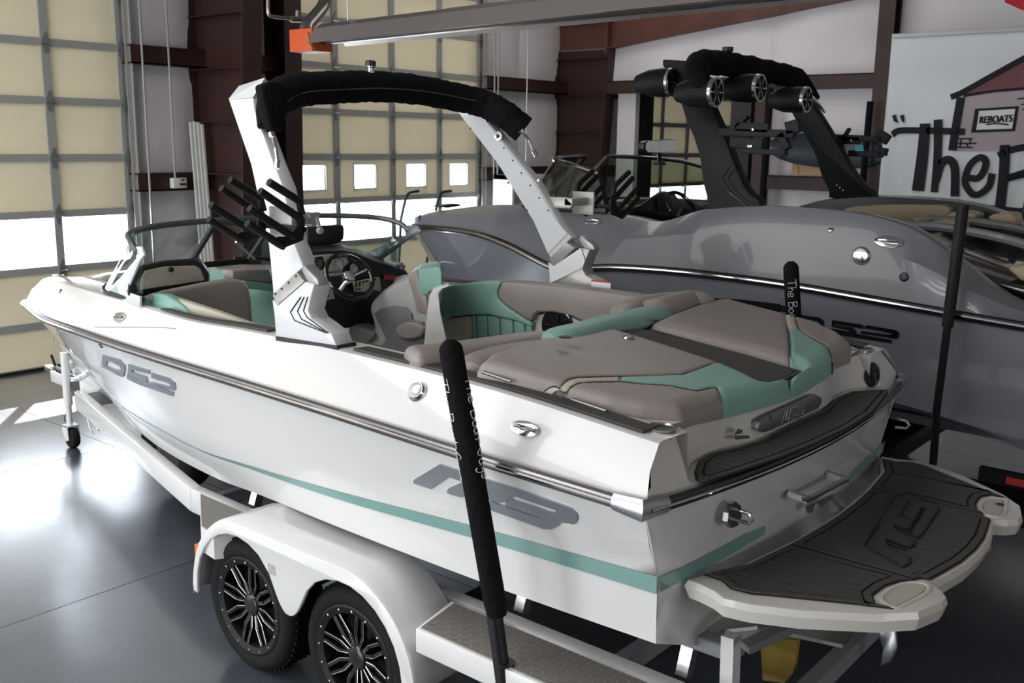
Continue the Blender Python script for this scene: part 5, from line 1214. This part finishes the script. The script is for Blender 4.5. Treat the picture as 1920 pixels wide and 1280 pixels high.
# cushions seen over the gunwale
zq = lambda L: [(1560+x/4.267, 340+y/4.267) for x, y in L]
MB().prism(X(zq([(60,248),(110,215),(180,198),(300,190),(600,184),(880,190),(940,215),(955,240),(900,300),(860,340),(200,300)]), 8.02), (.12,0,0)).o('side_backrest', M['tan'], gb, bev=.03, seg=4)
MB().prism(X(zq([(868,318),(900,280),(950,248),(1050,238),(1110,250),(1160,268),(1120,330),(900,360)]), 7.7), (.25,0,0)).o('lounge_backrest', M['tan'], gb, bev=.03, seg=4)
MB().prism(X(zq([(735,335),(800,318),(960,316),(1005,330),(1000,440),(850,400)]), 7.0), (.3,0,0)).o('lounge_backrest', M['tan'], gb, bev=.03, seg=4)
MB().prism(X(zq([(640,300),(690,290),(740,318),(735,350),(650,330)]), 7.2), (.2,0,0)).o('arm_cushion', M['tan'], gb, bev=.02, seg=3)
MB().prism(X(zq([(1235,290),(1290,262),(1380,248),(1455,250),(1482,320),(1460,360),(1300,340)]), 7.7), (.2,0,0)).o('sun_pad', M['tan'], gb, bev=.02, seg=3)
MB().prism(X(zq([(1395,695),(1450,680),(1580,668),(1580,820),(1500,790)]), 6.35), (.5,0,0)).o('sun_pad', M['tan'], gb, bev=.02, seg=3)
MB().prism([(XG-.93,.4,1.55),(XG+.93,.4,1.55),(XG+.93,1.5,1.72),(XG+.93,2.2,1.9),(XG-.93,2.2,1.9),(XG-.93,1.5,1.72)], (0,0,.05)).o('engine_hatch', M['gloss'], gb, bev=.01)
for hx_ in (-.5, .2): MB().tube(cr([V((XG+hx_,2.3,2.03)), V((XG+hx_-.05,1.9,2.03)), V((XG+hx_-.1,1.4,1.95)), V((XG+hx_-.12,.7,1.7))], 5), .03, 8).o('hatch_rail', M['greydeck'], gb, smooth=True)
MB().prism(Y([(1166,388),(1185,384),(1205,393),(1208,412),(1165,408)], 4.6), (0,.1,0)).o('bow_seat_back', M['tan'], gb, bev=.02, seg=3)
# helm
gh = MB().prism(Y([(1180,390),(1200,385),(1228,366),(1240,360),(1258,362),(1264,372),(1300,378),(1322,388),(1318,425),(1235,425),(1185,408)], 4.25), (.2,.12,0)).o('helm_console', M['black'], gb, bev=.01)
MB().prism(Y([(1232,370),(1256,370),(1260,394),(1234,394)], 4.24), (0,-.01,0)).o('display', M['screen'], gh)
MB().prism(Y([(1165,378),(1182,374),(1230,372),(1245,384),(1230,382),(1185,383)], 4.45), (0,.1,0)).o('dash_trim', M['tan'], gh)
c_ = P(1278,390,'y',4.05); ax = V((-.1,-.8,.6)).normalized(); u1 = ax.cross(V((1,0,0))).normalized(); u2 = ax.cross(u1)
gw = MB().tube([c_+(u1*math.cos(t)+u2*math.sin(t))*.15 for t in [k*2*PI/32 for k in range(32)]], .016, 8, closed=True).o('steering_wheel', M['gloss'], gb, smooth=True)
for t in (0, 2.1, 4.2): MB().beam(c_, c_+(u1*math.cos(t)+u2*math.sin(t))*.145, .025, .012).o('spoke', M['black'], gw)
# windshield
GW = [(.90,4.40,2.30),(.89,4.70,2.37),(.74,4.95,2.40),(.3,5.05,2.415),(.17,5.06,2.415)]
gt = cr([V(p) for p in GW], 6); gbv = cr([V(p) for p in [(.92,4.3,2.02),(.90,4.9,2.02),(.70,5.3,2.02),(.3,5.45,2.05),(.17,5.46,2.05)]], 6)
for s in (-1, 1):
    a_, b_ = wl(gt, s), wl(gbv, s)
    MB().grid([[q.lerp(p, k/5) for p, q in zip(a_, b_)] for k in range(6)]).o('windshield_glass', M['glassg'], gb, smooth=True)
    MB().tube(a_, .018, 8).o('windshield_rail', M['gloss'], gb, smooth=True); MB().tube(b_, .02, 8).o('windshield_base', M['black'], gb, smooth=True)
    MB().beam(a_[-1], b_[-1], .035, .03).o('walkthrough_post', M['gloss'], gb); MB().beam(a_[0], b_[0], .05, .03).o('aft_post', M['gloss'], gb)
    MB().tube([p+V((0,0,.014)) for p in a_[:9]], .008, 6).o('rail_trim', M['chrome'], gb, smooth=True)
mp = Y([(1208,268),(1214,264),(1262,261),(1271,263),(1270,275),(1262,284),(1240,287),(1212,286),(1207,280)], 4.55)
mo = MB().prism(mp, (0,.06,0)).o('mirror', M['black'], gb, bev=.006)
cm_ = sum(mp, V())/len(mp); MB().prism([cm_.lerp(p, .93)-V((0,.004,0)) for p in mp], (0,-.003,0)).o('mirror_glass', mat('mirror_silver', (.8,.8,.8), .03, 1), mo)
MB().tube([P(1236,287,'y',4.58), P(1237,303,'y',4.62)], .018, 8).lathe(P(1237,305,'y',4.62), (0,0,1), [(0,-.02),(.06,-.02),(.05,.01),(0,.02)], 14).o('mirror_mount', M['black'], gb, smooth=True)
# tower
zt_ = lambda L: [(1220+x/3.765, 80+y/3.765) for x, y in L]
def mxg(L, s): return [p if s < 0 else V((2*XG-p.x, p.y, p.z)) for p in L]
for s in (-1, 1):
    lp_ = mxg([PP(u, v, (1,0,-.2), (6.11,0,2.1)) for u, v in zt_([(85,118),(270,128),(300,215),(380,345),(460,525),(550,740),(590,850),(660,1010),(700,1065),(772,1112),(765,1192),(395,1168),(405,1110),(368,990),(345,800),(300,660),(250,545),(195,370),(82,155)])], s)
    lo_ = MB().prism(lp_, V((-s*.10,0,0))).o('tower_leg', M['satin'], gb, bev=.008)
    for k in range(3): MB().lathe(mxg([PP(u, v, (1,0,-.2), (6.11,0,2.1)) for u, v in zt_([(480+k*22, 1060+k*22)])], s)[0]-V((s*.10,0,0)), (-s,0,0), [(.008,0),(.007,.01),(0,.011)], 8).o('bolt', M['chrome'], lo_)
    for L in ([(560,860),(500,960),(560,1060),(680,1150)], [(590,880),(540,960),(590,1050),(700,1130)]):
        MB().tube(mxg([PP(u, v, (1,0,-.2), (6.105,0,2.1)) for u, v in zt_(L)], s), .004, 6).o('groove', M['gloss'], lo_)
gc = [P(u, v, 'y', yy) for (u, v), yy in zip(zt_([(385,330),(345,250),(330,170),(390,140),(520,150),(700,178),(880,215),(1010,250),(1090,310),(1170,400)]), (3.35,3.4,3.5,3.55,3.6,3.6,3.6,3.55,3.5,3.4))]
q = cr(gc, 7); rs = [.085*(1+.06*math.sin(i*1.3)+.04*math.sin(i*2.9)) for i in range(len(q))]
for i in range(12): rs[i] = .05+.035*i/12; rs[-1-i] = .035+.05*i/12
MB().tube(q, rs, 18).o('bimini_canvas', M['cloth'], gb, smooth=True)
for (a, b) in ((( 385,330),(450,425)), ((1140,385),(1215,470))):
    p, r_ = [P(u, v, 'y', 3.35) for u, v in zt_([a, b])]
    MB().tube([p, r_], .014, 8).tube([p+V((.04,0,-.03)), r_+V((.04,0,-.02))], .010, 8).o('turnbuckle', M['chrome'], gb, smooth=True)
sp_ = []
for (u, v, L_) in ((455,350,.30),(765,320,.34),(1095,402,.34),(150,280,.2)):
    uu, vv = zt_([(u, v)])[0]; yy = 3.3 if u > 200 else 3.75; p = P(uu, vv, 'y', yy)
    so = MB().lathe(p, (0,1,0), [(.085,0),(.098,.01),(.10,.08),(.092,.18),(.06,.28),(0,.31)], 24).o('tower_speaker', M['satin'], gb, smooth=True)
    MB().lathe(p, (0,-1,0), [(.098,-.01),(.098,.012),(.084,.016),(.084,.004)], 24).o('speaker_ring', M['steel'], so, smooth=True)
    MB().lathe(p, (0,-1,0), [(.084,.0),(.03,-.02),(.028,.006),(0,.01)], 20).o('speaker_cone', M['black'], so, smooth=True)
    for k in range(6): an = k*PI/3; d_ = V((math.cos(an),0,math.sin(an))); MB().beam(p+d_*.03+V((0,-.012,0)), p+d_*.085+V((0,-.014,0)), .008, .006).o('grille_spoke', M['steel'], so)
lq = P(*zt_([(542,92)])[0], 'y', 3.6); MB().lathe(lq, (0,0,1), [(.03,-.05),(.02,-.03),(.02,.02),(.04,.03),(.04,.06),(0,.065)], 16).o('masthead_light', M['black'], gb, smooth=True)
for s, xx in ((-1, 6.02), (1, 8.3)):
    rk = sub('board_rack', gb, (xx, 3.1, 2.6))
    R_ = lambda L: X(zt_(L), xx)
    if s < 0: bars = [((490,630),(1020,645),.05),((600,590),(840,605),.06),((570,700),(800,720),.07),((650,765),(960,775),.035),((600,600),(690,520),.02),((1000,550),(1015,640),.09),((920,640),(970,750),.05)]
    else: bars = [((1320,670),(1640,680),.05),((1350,690),(1480,690),.06),((1400,780),(1640,790),.05),((1370,660),(1405,605),.025),((1600,640),(1680,690),.08),((1600,760),(1670,775),.06),((1340,700),(1350,790),.05)]
    for a, b, w_ in bars:
        p, r_ = R_([a, b]); MB().beam(p, r_, .05, w_).o('rack_bar', M['satin'], rk, bev=.004)
    for a in ((735,612),(705,730),(722,730)) if s < 0 else ((1425,690),(1415,790)):
        MB().lathe(R_([a])[0]-V((.03,0,0)), (-1,0,0), [(.009,0),(.009,.005),(0,.006)], 8).o('bolt', M['chrome'], rk)
    if s > 0: MB().prism(X(zt_([(1440,725),(1500,722),(1505,765),(1445,765)]), xx-.03), (-.003,0,0)).o('decal', M['cyan'], rk)
XC = XW
# ---------------------------------------------------------------- its trailer
gt_ = empty('black_boat_trailer', (XG, 3.5, 0), 'black boat trailer under the grey boat with tall black guide pole', 'trailer')
for s in (-1, 1):
    gx = lambda h, y, z: V((XG+s*h, y, z))
    for a, b in ((gx(.2,6.9,.45), gx(.85,4.6,.45)), (gx(.85,4.6,.45), gx(.85,.5,.45))): MB().beam(a, b, .07, .14).o('frame_rail', M['satin'], gt_)
    MB().beam(gx(.6,4.6,.80), gx(.6,.8,.78), .1, .06).o('bunk_board', M['trailgrey'], gt_)
    for y in (4.3, 3.0, 1.2): MB().beam(gx(.8,y,.48), gx(.6,y,.80), .05, .05).o('bunk_bracket', M['satin'], gt_)
    for yc in (2.75, 3.6):
        c0 = gx(1.25, yc, .34); a_ = V((s,0,0)); wr = sub('wheel', gt_, c0)
        MB().lathe(c0, a_, [(.22,0),(.285,.012),(.318,-.01),(.338,-.03),(.338,-.18),(.315,-.22),(.22,-.22)], 36).o('tyre', M['rubber'], wr, smooth=True)
        MB().lathe(c0, a_, [(.222,0),(.21,-.03),(.05,-.05),(.05,-.01),(0,-.01)], 32).o('rim', M['gloss'], wr, smooth=True)
    out = [(3.175+(.80 if math.cos(a) > 0 else -.80)*abs(math.cos(a))**.6, .36+.42*math.sin(a)) for a in [k*PI/20 for k in range(21)]]
    MB().grid([[gx(1.0, y, z) for y, z in out], [gx(1.27, y, z) for y, z in out], [gx(1.28, y, z-.05) for y, z in out]]).o('fender', M['satin'], gt_, smooth=True)
    MB().prism([gx(.95,2.35,.52), gx(1.28,2.35,.52), gx(1.28,.9,.52), gx(.95,.9,.52)], (0,0,-.08)).o('step', M['satin'], gt_)
    b0 = P(1756,770,'x',XG-1.33) if s < 0 else V((XG+1.33, 2.0, .9)); t0 = P(1806,384,'x',XG-1.33) if s < 0 else V((XG+1.33, 1.9, 2.2))
    m0 = b0.lerp(t0, .42)
    MB().tube([V((b0.x+.05,b0.y,.5)), V((b0.x+.03,b0.y,.8)), b0, m0], .022, 10).tube([m0, t0], .032, 14).o('guide_pole', M['satin'], gt_, smooth=True)
    MB().beam(gx(.85,b0.y,.48), gx(1.33,b0.y,.52), .06, .06).o('pole_bracket', M['satin'], gt_)
for y in (.6, 2.2, 4.4): MB().beam((XG-.85,y,.42),(XG+.85,y,.42), .06, .08).o('cross_member', M['satin'], gt_)
for y in (2.75, 3.6): MB().beam((XG-1.1,y,.34),(XG+1.1,y,.34), .06, .06).o('axle', M['satin'], gt_)
MB().beam((XG,6.8,.45),(XG,8.4,.48), .08, .1).o('tongue', M['satin'], gt_)
MB().tube([V((XG,8.0,.48)), V((XG,8.0,0.0))], .03, 10).o('jack', M['satin'], gt_)
pr = P(1905,903,'x',XG-1.29); MB().box((pr.x-.01, pr.y-.05, pr.z-.02),(pr.x, pr.y+.05, pr.z+.02)).o('reflector', M['red'], gt_)
MB().beam((pr.x+.03, pr.y+.2, pr.z), (pr.x+.03, pr.y-.5, pr.z), .05, .08).o('tail_bar', M['satin'], gt_)
for pts in ([(752,410),(760,375),(765,364),(772,360),(785,358)], [(818,390),(823,370),(828,361),(835,359),(846,358)]):
    MB().tube(cr(Y(pts, 7.9), 4), .016, 8).tube([Y([pts[0]], 7.9)[0], V((XG if pts[0][0] < 800 else XG+.3, 7.6, .5))], .016, 8).o('bow_guide', mat('bow_guide_%d' % pts[0][0], (.02,.07,.08), .35), gt_, smooth=True)
MB().prism(Y([(826,388),(834,385),(862,382),(864,386),(840,390)], 6.6), (0,.12,0)).o('bow_cleat', M['black'], gb)
